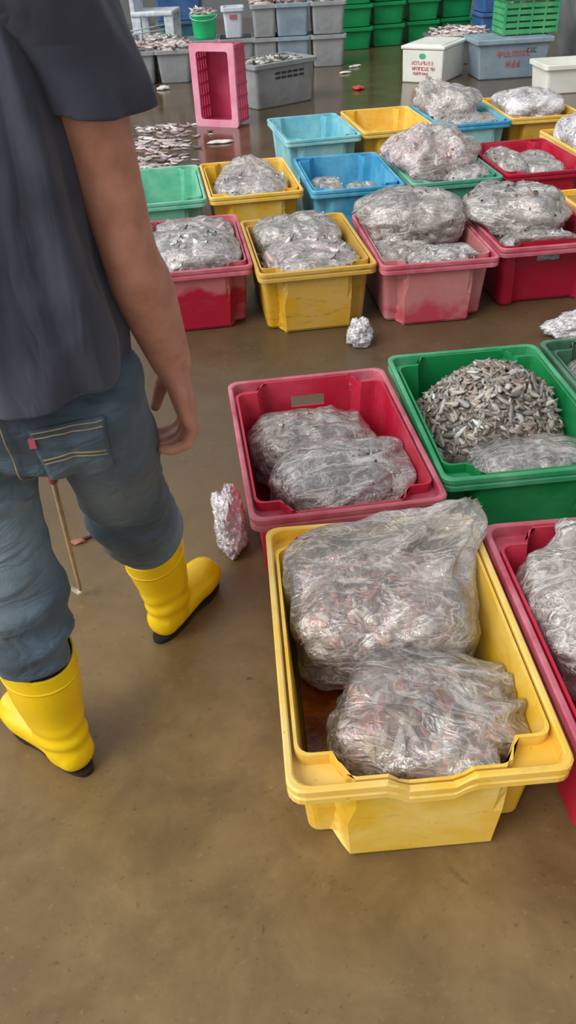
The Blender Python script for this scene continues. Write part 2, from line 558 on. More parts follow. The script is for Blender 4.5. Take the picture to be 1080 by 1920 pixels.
# ------------------------------------------------------------------ fish
PAL = {
    'pink': [(210, 148, 132), (224, 176, 152), (190, 126, 122), (138, 112, 110), (216, 192, 168), (190, 146, 156), (120, 100, 98), (226, 206, 192), (186, 180, 178), (112, 92, 84), (206, 152, 138), (184, 164, 140), (226, 218, 210)],
    'grey': [(150, 148, 144), (176, 176, 172), (124, 122, 118), (196, 198, 194), (104, 102, 98), (164, 156, 146), (112, 110, 106), (210, 212, 208)],
    'brown': [(126, 116, 104), (150, 138, 124), (120, 110, 98), (172, 162, 148), (112, 102, 92), (188, 182, 172), (138, 120, 108), (158, 152, 148)],
    'pale': [(190, 178, 174), (206, 196, 192), (168, 152, 150), (150, 138, 138), (218, 210, 206), (186, 160, 160), (128, 116, 116)],
}


def fish_template(bend=0.0, curl=0.0, seg=7, ns=6):
    V, F = [], []
    prof = [0.25, 0.72, 0.98, 1.0, 0.88, 0.62, 0.34]
    for k in range(seg):
        t = k / (seg - 1)
        x = -0.5 + 0.86 * t
        for j in range(ns):
            a = 2 * PI * j / ns
            V.append((x, 0.13 * prof[k] * math.cos(a), 0.19 * prof[k] * math.sin(a)))
    for k in range(seg - 1):
        for j in range(ns):
            F.append((k * ns + j, k * ns + (j + 1) % ns, (k + 1) * ns + (j + 1) % ns, (k + 1) * ns + j))
    b = len(V)
    V += [(0.34, 0.012, 0.0), (0.34, -0.012, 0.0), (0.46, 0.0, 0.13), (0.46, 0.0, -0.13), (0.42, 0.0, 0.0)]
    F += [(b, b + 2, b + 4, b + 3), (b + 1, b + 3, b + 4, b + 2)]
    V = np.array(V)
    V[:, 1] += bend * (V[:, 0] ** 2 * 2)
    V[:, 2] += curl * (V[:, 0] ** 2 * 2)
    return V, F


FT = [fish_template(b, c) for b, c in ((0, 0), (0.25, 0.05), (-0.25, 0.0), (0.5, 0.1), (0.1, -0.1))]


def fish_mesh(name, placements, palette, rnd):
    """placements: list of (pos, tangent, normal, length, slender)"""
    VV, FF, CC = [], [], []
    off = 0
    for pos, tg, nr, ln, sl in placements:
        V, F = FT[rnd.randrange(len(FT))]
        tg = tg.normalized()
        bn = nr.cross(tg).normalized()
        nn = tg.cross(bn).normalized()
        # a fish lies on its flank: thin axis along the normal
        R = np.array([list(tg * ln), list(bn * ln * sl * 1.0), list(nn * ln * sl)])
        W = np.stack([V[:, 0], V[:, 2], V[:, 1]], 1) @ R + np.array(pos)
        VV.append(W)
        FF += [tuple(i + off for i in f) for f in F]
        off += len(W)
        c = lin(*rnd.choice(PAL[palette]))
        k = rnd.uniform(0.9, 1.4)
        CC += [(c[0] * k, c[1] * k, c[2] * k, 1.0)] * len(W)
    me = bpy.data.meshes.new(name)
    me.from_pydata(np.concatenate(VV).tolist(), [], FF)
    at = me.attributes.new('tint', 'FLOAT_COLOR', 'POINT')
    at.data.foreach_set('color', np.array(CC, dtype=np.float32).ravel())
    me.polygons.foreach_set('use_smooth', [True] * len(me.polygons))
    return me


def blob_shape(d, dims, seed, lump=0.10, flat=0.62, p=3.2):
    """point of a slumped bag body in direction d"""
    a, b, c = dims
    s = (abs(d.x) ** p + abs(d.y) ** p + abs(d.z) ** p) ** (-1.0 / p)
    q = Vector((d.x * s * a, d.y * s * b, d.z * s * c))
    nv = noise.noise(Vector((d.x * 1.7 + seed, d.y * 1.7, d.z * 1.7 + seed * 0.3)))
    n2 = noise.noise(Vector((d.x * 4.0 + seed, d.y * 4.0 - seed, d.z * 4.0)))
    q *= 1 + lump * nv + lump * 0.35 * n2
    if q.z < -flat * c:
        q.z = -flat * c + (q.z + flat * c) * 0.15
    return q


def sphere_dirs(nu, nv):
    D = []
    for j in range(nv + 1):
        th = PI * j / nv
        for i in range(nu):
            ph = 2 * PI * i / nu
            D.append(Vector((math.sin(th) * math.cos(ph), math.sin(th) * math.sin(ph), math.cos(th))))
    F = []
    for j in range(nv):
        for i in range(nu):
            k = (i + 1) % nu
            F.append((j * nu + i, (j + 1) * nu + i, (j + 1) * nu + k, j * nu + k))
    return D, F


def bag(loc, dims, label, rz=0.0, p=3.2, tilt=(0, 0), palette='grey', mush='mush_grey', film='film', nfish=220, ln=(0.045, 0.085), sl=0.9,
        neck=None, ext=0.12, core=(1, 1, 1), shift=(0, 0, 0), clampm=None, variant='centre', seed=1, res=1.0, group='bags of fish in the crates', name='fish_bag', flat=0.62, loose=0.0, lump=0.10, cat='bag'):
    rnd = random.Random(seed * 77 + 5)
    inv = clampm.inverted() if clampm is not None else None

    def fit(q, mg):
        # a bag settles against the crate's walls and floor
        if clampm is None:
            return q
        w_ = clampm @ q
        t = max(0.0, min(1.0, w_.z / CH))
        k = sm(CH + 0.05, CH - 0.01, w_.z)
        if k <= 0:
            return q
        xm = CW / 2 - 0.036 + 0.020 * t - 0.009 - mg
        ym = CL / 2 - 0.033 + 0.018 * t - 0.009 - mg
        if variant == 'centre':
            ym -= 0.054 if abs(w_.x) > 0.122 else 0.0
        else:
            ym -= 0.054 if abs(w_.x) < 0.155 else 0.024
        n_ = Vector((max(-xm, min(xm, w_.x)), max(-ym, min(ym, w_.y)), max(w_.z, 0.016 + mg)))
        return inv @ w_.lerp(n_, k)
    root = empty(name, loc, rz, label, cat, group)
    root.rotation_euler = (tilt[0], tilt[1], rz)
    # fish content core
    D, F = sphere_dirs(int(36 * res), int(22 * res))
    CS, SH = Vector(core), Vector(shift)
    cq = lambda q: Vector((q.x * CS.x, q.y * CS.y, q.z * CS.z)) + SH
    V = [fit(cq(blob_shape(d, dims, seed, lump, flat, p) * 0.93), 0.012) for d in D]
    me = bpy.data.meshes.new('fish_mass')
    me.from_pydata([tuple(v) for v in V], [], F)
    bmx = bmesh.new(); bmx.from_mesh(me)
    bmesh.ops.remove_doubles(bmx, verts=bmx.verts[:], dist=1e-5)
    bmesh.ops.recalc_face_normals(bmx, faces=bmx.faces[:])
    bmx.to_mesh(me); bmx.free()
    core = link_mesh('fish_mass', me, M[mush], root, True)
    core['kind'] = 'stuff'
    # the fish themselves
    pl = []
    flow = rnd.uniform(0, PI)
    for _ in range(nfish):
        z = rnd.uniform(-0.35, 1.0)
        ph = rnd.uniform(0, 2 * PI)
        r = math.sqrt(max(0, 1 - z * z))
        d = Vector((r * math.cos(ph), r * math.sin(ph), z))
        # even out over the flattened body
        e = Vector((d.x / dims[0] ** 0.0, d.y, d.z))
        pz = blob_shape(e.normalized(), dims, seed, lump, flat, p)
        t1 = e.orthogonal().normalized()
        nrm = Vector((pz.x / dims[0] ** 2, pz.y / dims[1] ** 2, pz.z / dims[2] ** 2)).normalized()
        base = Vector((math.cos(flow), math.sin(flow), 0.0))
        rd = Vector((rnd.gauss(0, 1), rnd.gauss(0, 1), rnd.gauss(0, 1))) * 0.75
        tg = base + rd
        tg = tg - nrm * tg.dot(nrm)
        if tg.length < 1e-3:
            tg = t1
        tg = (tg.normalized() + nrm * rnd.uniform(-0.25, 0.25)).normalized()
        pl.append((fit(cq(pz * rnd.uniform(0.88, 0.935)), 0.016), tg, nrm, rnd.uniform(*ln), sl * rnd.uniform(0.75, 1.15)))
    fo = link_mesh('fish', fish_mesh('fish', pl, palette, rnd), M['fish'], root)
    fo['kind'] = 'stuff'
    if clampm is not None:
        for v_ in fo.data.vertices:
            v_.co = fit(v_.co, 0.005)
    # film
    D, F = sphere_dirs(int(96 * res), int(56 * res))
    nk = None
    FD = Vector((math.cos(seed), math.sin(seed), 0.2)).normalized()
    if neck is not None:
        nk = Vector(neck).normalized()
        s1 = nk.cross(Vector((0, 0, 1))).normalized()
        s2 = s1.cross(nk)
    V = []
    for d in D:
        q = blob_shape(d, dims, seed, lump, flat, p)
        nrm = Vector((q.x / dims[0] ** 2, q.y / dims[1] ** 2, q.z / dims[2] ** 2)).normalized()
        w = noise.noise(Vector((q.x * 26 + seed, q.y * 26, q.z * 34)))
        fd = nk if nk is not None else FD
        al = q.dot(fd)
        qq = q - fd * al * 0.75
        w2 = 1 - abs(noise.noise(Vector((qq.x * 17 - seed, qq.y * 17, qq.z * 17)))) * 2.4
        q = q * 1.02 + nrm * (0.002 * w + 0.012 * max(0, w2) + loose * max(0, noise.noise(Vector((q.x * 7, q.y * 7 + seed, q.z * 7)))))
        if nk is not None:
            c = d.dot(nk)
            if c > 0.35:
                t = sm(0.35, 1.0, c)
                # radial squeeze towards the neck axis, then a flaring ruffle past it
                ax = q.dot(nk)
                rad = q - nk * ax
                ang = math.atan2(rad.dot(s2), rad.dot(s1))
                ruff = 1 + 0.35 * t * math.sin(ang * 7 + seed) + 0.2 * t * math.sin(ang * 13)
                sq = (1 - 0.45 * t)
                q = nk * (ax + ext * t * (0.75 + 0.4 * noise.noise(Vector((ang * 1.5, seed, 0))))) + rad * (sq * ruff + 0.25 * sm(0.8, 1, t))
        V.append(tuple(fit(q, 0.001)))
    me = bpy.data.meshes.new('plastic_film')
    me.from_pydata(V, [], F)
    bmx = bmesh.new(); bmx.from_mesh(me)
    bmesh.ops.remove_doubles(bmx, verts=bmx.verts[:], dist=1e-5)
    bmesh.ops.recalc_face_normals(bmx, faces=bmx.faces[:])
    bmx.to_mesh(me); bmx.free()
    link_mesh('plastic_film', me, M[film], root, True)
    return root


def in_crate(key, lx, ly, z):
    c = CR[key]
    a = c.rotation_euler.z
    return (c.location.x + lx * math.cos(a) - ly * math.sin(a), c.location.y + lx * math.sin(a) + ly * math.cos(a), z), a


def cbag(key, lx, ly, z, dims, label, rz=0.0, **kw):
    loc, a = in_crate(key, lx, ly, z)
    cm = Matrix.Translation((lx, ly, z)) @ Euler((*kw.get('tilt', (0, 0)), rz)).to_matrix().to_4x4()
    return bag(loc, dims, label, rz + a, clampm=cm, variant='corner' if key == 'D' else 'centre', **kw)


# near yellow crate
cbag('Y', -0.008, 0.140, 0.195, (0.178, 0.150, 0.105), 'clear bag of pinkish fish, rear of two in the nearest yellow crate', rz=-0.05, p=4.5, tilt=(0.10, -0.03), palette='pink', mush='mush_pink',
     nfish=900, ln=(0.026, 0.055), seed=3, res=1.6, neck=(0.72, 0.60, 0.34), ext=0.10, flat=0.75, loose=0.016, core=(0.88, 0.84, 0.90), shift=(-0.014, -0.022, -0.008))
cbag('Y', 0.056, -0.152, 0.135, (0.168, 0.150, 0.100), 'clear bag of long pinkish fish at the front of the nearest yellow crate', rz=-0.36, p=4.2, tilt=(-0.08, 0.05), palette='pink', mush='mush_pink',
     nfish=560, ln=(0.045, 0.09), sl=0.75, seed=7, res=1.6, neck=(0.9, 0.45, 0.2), ext=0.03, flat=0.75, loose=0.016, core=(0.84, 0.92, 0.92), shift=(-0.022, -0.008, -0.006))
# red crate behind it
cbag('P', -0.02, 0.14, 0.135, (0.165, 0.115, 0.082), 'grey-brown bag at the back of the red crate behind the nearest yellow one', rz=0.05, palette='brown', mush='mush_brown', nfish=420, ln=(0.03, 0.06), seed=11, res=1.2, film='film')
cbag('P', 0.022, -0.105, 0.150, (0.165, 0.130, 0.098), 'shiny silver bag at the front of the red crate behind the nearest yellow one', rz=0.08, palette='grey', mush='mush_grey', nfish=560, ln=(0.03, 0.07), seed=13, res=1.4, film='film_milky', neck=(0.9, 0.25, 0.3), ext=0.03, loose=0.01)
# green crate: one bag at the front
cbag('G', 0.05, -0.19, 0.140, (0.165, 0.10, 0.085), 'grey bag of fish at the front of the bright green crate, under the loose heap', rz=0.0, palette='grey', mush='mush_grey', nfish=420, ln=(0.03, 0.06), seed=17, res=1.2, film='film')
# right red crate
cbag('R', -0.02, 0.10, 0.190, (0.165, 0.17, 0.105), 'bunched clear bag of pale fish in the red crate cut by the right edge', rz=0.1, palette='pale', mush='mush_pale', nfish=520, ln=(0.03, 0.07), seed=19, res=1.4, film='film_milky', neck=(0.1, 0.75, 0.65), ext=0.05, loose=0.012)
cbag('E', -0.06, 0.06, 0.170, (0.14, 0.2, 0.10), 'grey bag in the dull grey-green crate at the right edge', palette='grey', mush='mush_grey', nfish=260, seed=23, film='film_milky')
# middle row
cbag('A', 0.0, -0.10, 0.215, (0.19, 0.17, 0.10), 'white and grey bag of fish in the red crate beside the forearm', palette='grey', mush='mush_grey', nfish=260, ln=(0.06, 0.13), seed=29, film='film_milky', loose=0.01)
cbag('A', 0.02, 0.17, 0.195, (0.17, 0.12, 0.09), 'pale bag at the back of the red crate beside the forearm', palette='pale', mush='mush_pale', nfish=160, seed=30, film='film_milky')
cbag('B', 0.01, -0.12, 0.190, (0.185, 0.16, 0.085), 'flat bag of pinkish grey fish at the front of the dull yellow crate', palette='pale', mush='mush_brown', nfish=260, ln=(0.05, 0.12), seed=31, film='film')
cbag('B', 0.0, 0.17, 0.200, (0.18, 0.13, 0.10), 'grey bag at the back of the dull yellow crate in the middle row', palette='grey', mush='mush_grey', nfish=180, seed=33, film='film_milky')
cbag('C', -0.02, 0.13, 0.280, (0.205, 0.17, 0.105), 'largest grey-beige bag, heaped on top at the back of the worn pink crate', palette='brown', mush='mush_pale', nfish=320, ln=(0.05, 0.11), seed=37, film='film_milky', loose=0.01)
cbag('C', -0.09, -0.06, 0.165, (0.125, 0.10, 0.082), 'brown-grey bag low at the left side of the worn pink crate', palette='brown', mush='mush_brown', nfish=180, seed=41, film='film')
cbag('C', 0.05, -0.22, 0.185, (0.135, 0.088, 0.082), 'small grey bag at the front of the worn pink crate', rz=0.15, palette='grey', mush='mush_grey', nfish=200, seed=43, film='film_milky')
cbag('D', -0.06, 0.04, 0.265, (0.205, 0.19, 0.105), 'large lumpy grey bag heaped on the dark red crate in the middle row', rz=-0.3, palette='brown', mush='mush_brown', nfish=340, ln=(0.05, 0.11), seed=47, film='film_milky', loose=0.012, lump=0.2)
cbag('D', -0.03, -0.23, 0.195, (0.155, 0.085, 0.075), 'small grey bag at the front of the dark red crate in the middle row', palette='grey', mush='mush_grey', nfish=200, seed=53, film='film_milky')
cbag('Q', 0.03, 0.0, 0.170, (0.16, 0.22, 0.09), 'pale bag in the yellow crate past the dark red crate', palette='pale', mush='mush_pale', nfish=160, seed=59, film='film_milky')
# rows behind
cbag('Gy', 0.0, -0.05, 0.185, (0.18, 0.21, 0.095), 'grey bag in the yellow crate between the mint and the blue crate', rz=-0.2, palette='pale', mush='mush_grey', nfish=220, ln=(0.05, 0.11), seed=61, film='film_milky', neck=(-0.1, 0.8, 0.6), ext=0.08)
cbag('H', -0.09, 0.04, 0.105, (0.09, 0.10, 0.10), 'small bluish white bag at the left in the blue crate', palette='grey', mush='mush_pale', nfish=70, seed=67, film='film_milky')
cbag('H', 0.09, 0.0, 0.095, (0.085, 0.09, 0.09), 'small bluish white bag at the right in the blue crate', palette='grey', mush='mush_pale', nfish=70, seed=71, film='film_milky')
cbag('I', -0.075, 0.02, 0.255, (0.205, 0.20, 0.135), 'large pinkish white bag heaped on the teal crate', rz=0.3, palette='pink', mush='mush_rosy', nfish=320, ln=(0.05, 0.11), seed=73, film='film_rosy', neck=(0.15, 0.0, 1.0), ext=0.05, loose=0.012, lump=0.18)
cbag('I', 0.14, 0.14, 0.250, (0.11, 0.13, 0.095), 'reddish pink bag leaning at the right in the teal crate', rz=0.2, palette='pink', mush='mush_pink', nfish=140, seed=79, film='film')
cbag('I', 0.10, -0.14, 0.215, (0.12, 0.12, 0.06), 'flat pinkish bag at the front right corner of the teal crate', palette='pale', mush='mush_pale', nfish=120, seed=80, film='film_milky')
cbag('J', -0.12, 0.0, 0.195, (0.085, 0.18, 0.085), 'pale bag along the left side of the bright red crate', palette='pale', mush='mush_pale', nfish=140, seed=83, film='film_milky')
cbag('J', 0.05, -0.03, 0.165, (0.10, 0.20, 0.09), 'dark grey bag of fish in the middle of the bright red crate', palette='grey', mush='mush_grey', nfish=200, seed=84, film='film')
cbag('O', -0.02, 0.05, 0.245, (0.18, 0.22, 0.125), 'white bag in the yellow crate at the right edge behind the bright red crate', palette='pale', mush='mush_pale', nfish=160, seed=89, film='film_white')
cbag('M', -0.05, 0.12, 0.260, (0.185, 0.20, 0.12), 'grey and pink bag standing up out of the blue crate in the back row', rz=-0.2, palette='pale', mush='mush_grey', nfish=240, ln=(0.05, 0.1), seed=97, film='film_milky', neck=(-0.5, 0.1, 0.8), ext=0.07, loose=0.015, lump=0.2)
cbag('M', 0.0, -0.18, 0.215, (0.19, 0.11, 0.06), 'flat cream bag at the front of the blue crate in the back row', palette='brown', mush='mush_pale', nfish=120, seed=98, film='film_milky')
cbag('N', -0.02, 0.0, 0.245, (0.20, 0.21, 0.095), 'shiny grey-white bag heaped on the yellow crate in the back row', palette='grey', mush='mush_pale', nfish=200, ln=(0.05, 0.1), seed=101, film='film_white', loose=0.012)


# loose fish heaped in the bright green crate
def green_heap():
    rnd = random.Random(4)
    loc, a = in_crate('G', 0.0, 0.0, 0.0)
    rot = Matrix.Rotation(a, 3, 'Z')

    def hz(x, y):
        q = 0.325 - 1.15 * ((x - 0.02) ** 2) / 0.36 - 0.95 * ((y - 0.07) ** 2) / 0.30
        return q + 0.018 * noise.noise(Vector((x * 14, y * 14, 2.0)))
    # heaped mass under them
    X0, X1, Y0, Y1 = -0.185, 0.185, -0.105, 0.262
    n = 26
    bm = bmesh.new()
    g = [[bm.verts.new((X0 + (X1 - X0) * i / n, Y0 + (Y1 - Y0) * j / n, max(0.03, hz(X0 + (X1 - X0) * i / n, Y0 + (Y1 - Y0) * j / n) - 0.008))) for j in range(n + 1)] for i in range(n + 1)]
    for i in range(n):
        for j in range(n):
            bm.faces.new((g[i][j], g[i + 1][j], g[i + 1][j + 1], g[i][j + 1]))
    edge = [g[i][0] for i in range(n + 1)] + [g[n][j] for j in range(1, n + 1)] + [g[i][n] for i in range(n - 1, -1, -1)] + [g[0][j] for j in range(n - 1, 0, -1)]
    low = [bm.verts.new((v.co.x * 0.93, v.co.y * 0.95, 0.02)) for v in edge]
    for k in range(len(edge)):
        j = (k + 1) % len(edge)
        bm.faces.new((edge[k], edge[j], low[j], low[k]))
    bm.faces.new(low)
    pl = []
    for _ in range(1100):
        x, y = rnd.uniform(X0, X1), rnd.uniform(Y0, Y1)
        nr = Vector((-(hz(x + .01, y) - hz(x - .01, y)) / .02, -(hz(x, y + .01) - hz(x, y - .01)) / .02, 1)).normalized()
        ph = rnd.uniform(0, 2 * PI)
        tg = Vector((math.cos(ph), math.sin(ph), rnd.uniform(-0.3, 0.3)))
        tg = (tg - nr * tg.dot(nr) + nr * rnd.uniform(-0.25, 0.3)).normalized()
        pl.append((Vector((x, y, hz(x, y) + rnd.uniform(-0.006, 0.003))), tg, nr, rnd.uniform(0.022, 0.042), rnd.uniform(0.8, 1.2)))
    base = from_bm('heaped_fish', bm, M['mush_brown'], None, True)
    fm = fish_mesh('heaped_fish', pl, 'brown', rnd)
    # one stuff object: core and fish together
    bm = bmesh.new()
    bm.from_mesh(fm)
    me = base.data
    bm2 = bmesh.new(); bm2.from_mesh(me)
    for f in bm.faces:
        f.material_index = 1
    bm.to_mesh(fm)
    bm.free(); bm2.free()
    fm.materials.append(None); fm.materials.append(None)
    root = empty('fish_heap', loc, a, 'heap of small loose grey-brown fish filling the bright green crate', 'fish')
    root['kind'] = 'stuff'
    base.parent = root
    base['kind'] = 'stuff'
    base.name = 'fish_mass'
    fm.materials.clear()
    fo = link_mesh('small_fish', fm, M['fish'], root)
    fo.data.polygons.foreach_set('material_index', [0] * len(fo.data.polygons))
    fo['kind'] = 'stuff'
    # the largest fish on the crown of the heap, each one its own thing
    for k in range(100):
        x, y = rnd.uniform(X0 + .03, X1 - .03), rnd.uniform(Y0 + .03, Y1 - .03)
        nr = Vector((-(hz(x + .01, y) - hz(x - .01, y)) / .02, -(hz(x, y + .01) - hz(x, y - .01)) / .02, 1)).normalized()
        ph = rnd.uniform(0, 2 * PI)
        tg = Vector((math.cos(ph), math.sin(ph), 0))
        tg = (tg - nr * tg.dot(nr)).normalized()
        me = fish_mesh('loose_fish', [(Vector((0, 0, 0)), tg, nr, rnd.uniform(0.036, 0.056), rnd.uniform(0.7, 1.0))], 'brown' if k % 3 else 'grey', rnd)
        o = link_mesh('loose_fish', me, M['fish'])
        p = rot @ Vector((x, y, 0))
        o.location = (loc[0] + p.x, loc[1] + p.y, hz(x, y) + 0.003)
        o.rotation_euler = (0, 0, a)
        tag(o, 'small grey-brown fish lying on the loose heap in the bright green crate', 'fish', 'loose fish on top of the heap in the green crate')


green_heap()

# brown water in the bottom of the nearest crate
loc, a = in_crate('Y', 0, 0, 0)
bm = bmesh.new()
P = rr_pts(0.183, 0.24, 0.02)
t = [bm.verts.new((x, y, 0.065)) for x, y in P]
b = [bm.verts.new((x, y, 0.0135)) for x, y in P]
bm.faces.new(t); bm.faces.new(b)
for i in range(len(P)):
    j = (i + 1) % len(P)
    bm.faces.new((t[i], t[j], b[j], b[i]))
m, nt, out = new_mat('brown_fish_water')
v = objvec(nt)
f = noise_n(nt, v, 14, 5, 0.6, 1.0)
principled(nt, out, ramp(nt, f, [(0.35, lin(84, 32, 8)), (0.65, lin(168, 84, 20))]), 0.12, bump(nt, f, 0.25, 0.01), 0.5)
wt = from_bm('brown_water', bm, m)
wt.location = loc
wt.rotation_euler = (0, 0, a)
tag(wt, 'orange-brown fish water in the bottom of the nearest yellow crate', 'water', kind='stuff')


# crumpled empty bags on the floor
def crumpled(loc, dims, label, seed, film, rz=0.0):
    D, F = sphere_dirs(72, 44)
    V = []
    for d in D:
        k = 1 + 0.35 * noise.noise(d * 1.6 + Vector((seed, 0, 0))) + 0.28 * (0.5 - abs(noise.noise(d * 4.2 + Vector((0, seed, 0))))) + 0.14 * noise.noise(d * 10 + Vector((0, 0, seed)))
        q = Vector((d.x * dims[0], d.y * dims[1], d.z * dims[2])) * k
        q.z = max(q.z, -dims[2] * 0.75)
        V.append((q.x, q.y, q.z + dims[2] * 0.75 + 0.003))
    me = bpy.data.meshes.new('plastic_bag')
    me.from_pydata(V, [], F)
    bmx = bmesh.new(); bmx.from_mesh(me)
    bmesh.ops.remove_doubles(bmx, verts=bmx.verts[:], dist=1e-5)
    bmesh.ops.recalc_face_normals(bmx, faces=bmx.faces[:])
    bmx.to_mesh(me); bmx.free()
    o = link_mesh('plastic_bag', me, M[film], None, True)
    o.location = loc
    o.rotation_euler = (0, 0, rz)
    tag(o, label, 'plastic bag', 'crumpled plastic bags on the floor')
    return o


crumpled((-0.158, 1.70, 0), (0.042, 0.090, 0.075), 'crumpled pinkish white bag on the floor against the left side of a red crate', 3, 'film_pink', 0.1)
crumpled((1.15, 2.83, 0), (0.12, 0.07, 0.05), 'crumpled white bag on the floor before the dark red crate at the right', 8, 'film_white', 0.1)
crumpled((0.31, 2.85, 0), (0.045, 0.045, 0.055), 'small whitish bag on the floor before the gap between yellow and worn pink crate', 12, 'film_white')


# ------------------------------------------------------------------ background bins and boxes
def tray(name, loc, rz, w, d, h, mat, label, cat, group=None, taper=0.86, lip=0.018, rim_mat=None, th=0.01):
    """open straight-sided bin with a turned-out lip; parts body, rim"""
    root = empty(name, loc, rz, label, cat, group)
    bm = bmesh.new()
    zs = [0, 0.008, h * 0.5, h - 0.001]
    O, I = [], []
    for z in zs:
        k = taper + (1 - taper) * z / h
        e = 0.006 if z == 0 else 0
        O.append([bm.verts.new((x, y, z)) for x, y in rr_pts(w / 2 * k - e, d / 2 * k - e, 0.03, 6, 6, 3)])
        I.append([bm.verts.new((x, y, max(z, 0.012))) for x, y in rr_pts(w / 2 * k - th, d / 2 * k - th, 0.025, 6, 6, 3)])
    n = len(O[0])
    for R in (O, I):
        for k in range(len(zs) - 1):
            if R is I and k == 0:
                continue
            for i in range(n):
                j = (i + 1) % n
                bm.faces.new((R[k][i], R[k][j], R[k + 1][j], R[k + 1][i]))
    for i in range(n):
        j = (i + 1) % n
        bm.faces.new((O[-1][i], O[-1][j], I[-1][j], I[-1][i]))
    bm.faces.new(O[0]); bm.faces.new(I[1])
    from_bm('body', bm, M[mat], root)
    bm = bmesh.new()
    R = []
    for off, z in ((0.001, h - 0.03), (lip, h - 0.028), (lip, h + 0.002), (lip - 0.006, h + 0.005), (-th, h + 0.005), (-th, h - 0.004)):
        R.append([bm.verts.new((x, y, z)) for x, y in rr_pts(w / 2 + off, d / 2 + off, 0.03, 6, 6, 3)])
    for k in range(len(R)):
        a, b = R[k], R[(k + 1) % len(R)]
        for i in range(n):
            j = (i + 1) % n
            bm.faces.new((a[i], a[j], b[j], b[i]))
    from_bm('rim', bm, M[rim_mat or mat], root)
    return root


def fish_top(loc, w, d, label, palette, seed, n=90, h=0.06, rz=0.0, ln=(0.07, 0.14)):
    """heaped fish showing over the top of a far bin"""
    rnd = random.Random(seed)
    root = empty('fish_heap', loc, rz, label, 'fish')
    root['kind'] = 'stuff'
    D, F = sphere_dirs(20, 12)
    me = bpy.data.meshes.new('fish_mass')
    me.from_pydata([(q.x * w * 0.49, q.y * d * 0.49, max(q.z, -0.6) * h) for q in D], [], F)
    o = link_mesh('fish_mass', me, M['mush_pale' if palette == 'pale' else 'mush_grey'], root, True)
    o['kind'] = 'stuff'
    pl = []
    for _ in range(n):
        r = math.sqrt(rnd.random()) * 0.95
        ph = rnd.uniform(0, 2 * PI)
        x, y = r * math.cos(ph), r * math.sin(ph)
        nr = Vector((x * 0.5, y * 0.5, 1)).normalized()
        a = rnd.gauss(0.2, 0.7)
        tg = Vector((math.cos(a), math.sin(a), rnd.uniform(-0.2, 0.2)))
        pl.append((Vector((x * w / 2, y * d / 2, h * math.sqrt(max(0, 1 - r * r)) + rnd.uniform(0, 0.012))), tg, nr, rnd.uniform(*ln), rnd.uniform(0.7, 1)))
    f = link_mesh('fish', fish_mesh('fish', pl, palette, rnd), M['fish'], root)
    f['kind'] = 'stuff'
    return root


# grey bins at the left with white fish heaped over them
gl = [(-1.60, 'first', 'grey'), (-1.235, 'second', 'grey'), (-0.90, 'third', 'grey')]
tray('fish_bin', (-1.59, 9.10, 0), 0.0, 0.33, 0.40, 0.285, 'grey', 'grey fish bin mostly hidden behind the dark shirt sleeve', 'bin', 'grey bins at the left')
tray('fish_bin', (-1.235, 9.12, 0), 0.0, 0.33, 0.40, 0.285, 'grey', 'pale grey fish bin nearest the shirt sleeve, two left of the upended pink basket', 'bin', 'grey bins at the left')
tray('fish_bin', (-0.885, 9.12, 0), 0.0, 0.33, 0.40, 0.285, 'grey', 'pale grey fish bin just left of the upended pink basket', 'bin', 'grey bins at the left')
fish_top((-1.235, 9.12, 0.285), 0.35, 0.42, 'white fish heaped over the grey bin nearest the shirt sleeve', 'pale', 5, 110, 0.05)
fish_top((-0.885, 9.12, 0.285), 0.35, 0.42, 'white fish heaped over the grey bin left of the pink basket', 'pale', 6, 110, 0.05)

# two tiers of grey bins in the middle
lowx = [(-1.40, 'grey_dark'), (-1.02, 'grey_dark'), (-0.64, 'grey_dark'), (-0.26, 'grey_dark'), (-0.0, 'grey'), (0.31, 'grey_blue'), (0.675, 'grey')]
yy = 9.66
tray('stacking_bin', (-1.43, yy, 0), 0.02, 0.36, 0.42, 0.29, 'grey_dark', 'dark grey bin behind the white-heaped grey bins, left end', 'bin', 'grey bins in two tiers')
tray('stacking_bin', (-1.05, yy, 0), 0.02, 0.36, 0.42, 0.29, 'grey_dark', 'dark grey bin behind the white-heaped grey bins, under the chair leg', 'bin', 'grey bins in two tiers')
tray('stacking_bin', (-0.66, yy, 0), 0.02, 0.36, 0.42, 0.29, 'grey', 'grey bin carrying the bright green bucket', 'bin', 'grey bins in two tiers')
tray('stacking_bin', (-0.28, yy, 0), 0.02, 0.36, 0.42, 0.29, 'grey', 'grey bin carrying the small white tub', 'bin', 'grey bins in two tiers')
for x, m_, l1, l2 in ((-0.045 + 0.02, 'grey', 'lower grey bin of the leftmost two-tier pair', 'upper grey bin beside the small white tub'),
                      (0.30, 'grey_blue', 'lower bluish grey bin behind the tote with dark slots', 'upper bluish grey bin between two plain grey ones'),
                      (0.665, 'grey', 'lower plain grey bin next to the dark green bins', 'upper plain grey bin next to the dark green bins')):
    if x < 0.1:
        x = 0.10 - 0.16
        wv = 0.30
        x = -0.055 + 0.04
    else:
        wv = 0.335
    tray('stacking_bin', (x + (0.03 if x < 0.1 else 0), yy, 0), 0.02, wv - (0.06 if x < 0.1 else 0), 0.42, 0.285, m_, l1, 'bin', 'grey bins in two tiers', 0.9)
    tray('stacking_bin', (x + (0.03 if x < 0.1 else 0), yy, 0.291), 0.02, wv - (0.06 if x < 0.1 else 0), 0.42, 0.285, m_, l2, 'bin', 'grey bins in two tiers', 0.9)
fish_top((0.30, yy, 0.573), 0.30, 0.38, 'white fish over the upper bluish grey bin', 'pale', 8, 80, 0.04)
fish_top((0.665, yy, 0.573), 0.30, 0.38, 'grey fish over the upper plain grey bin beside the dark green bins', 'grey', 9, 80, 0.03)
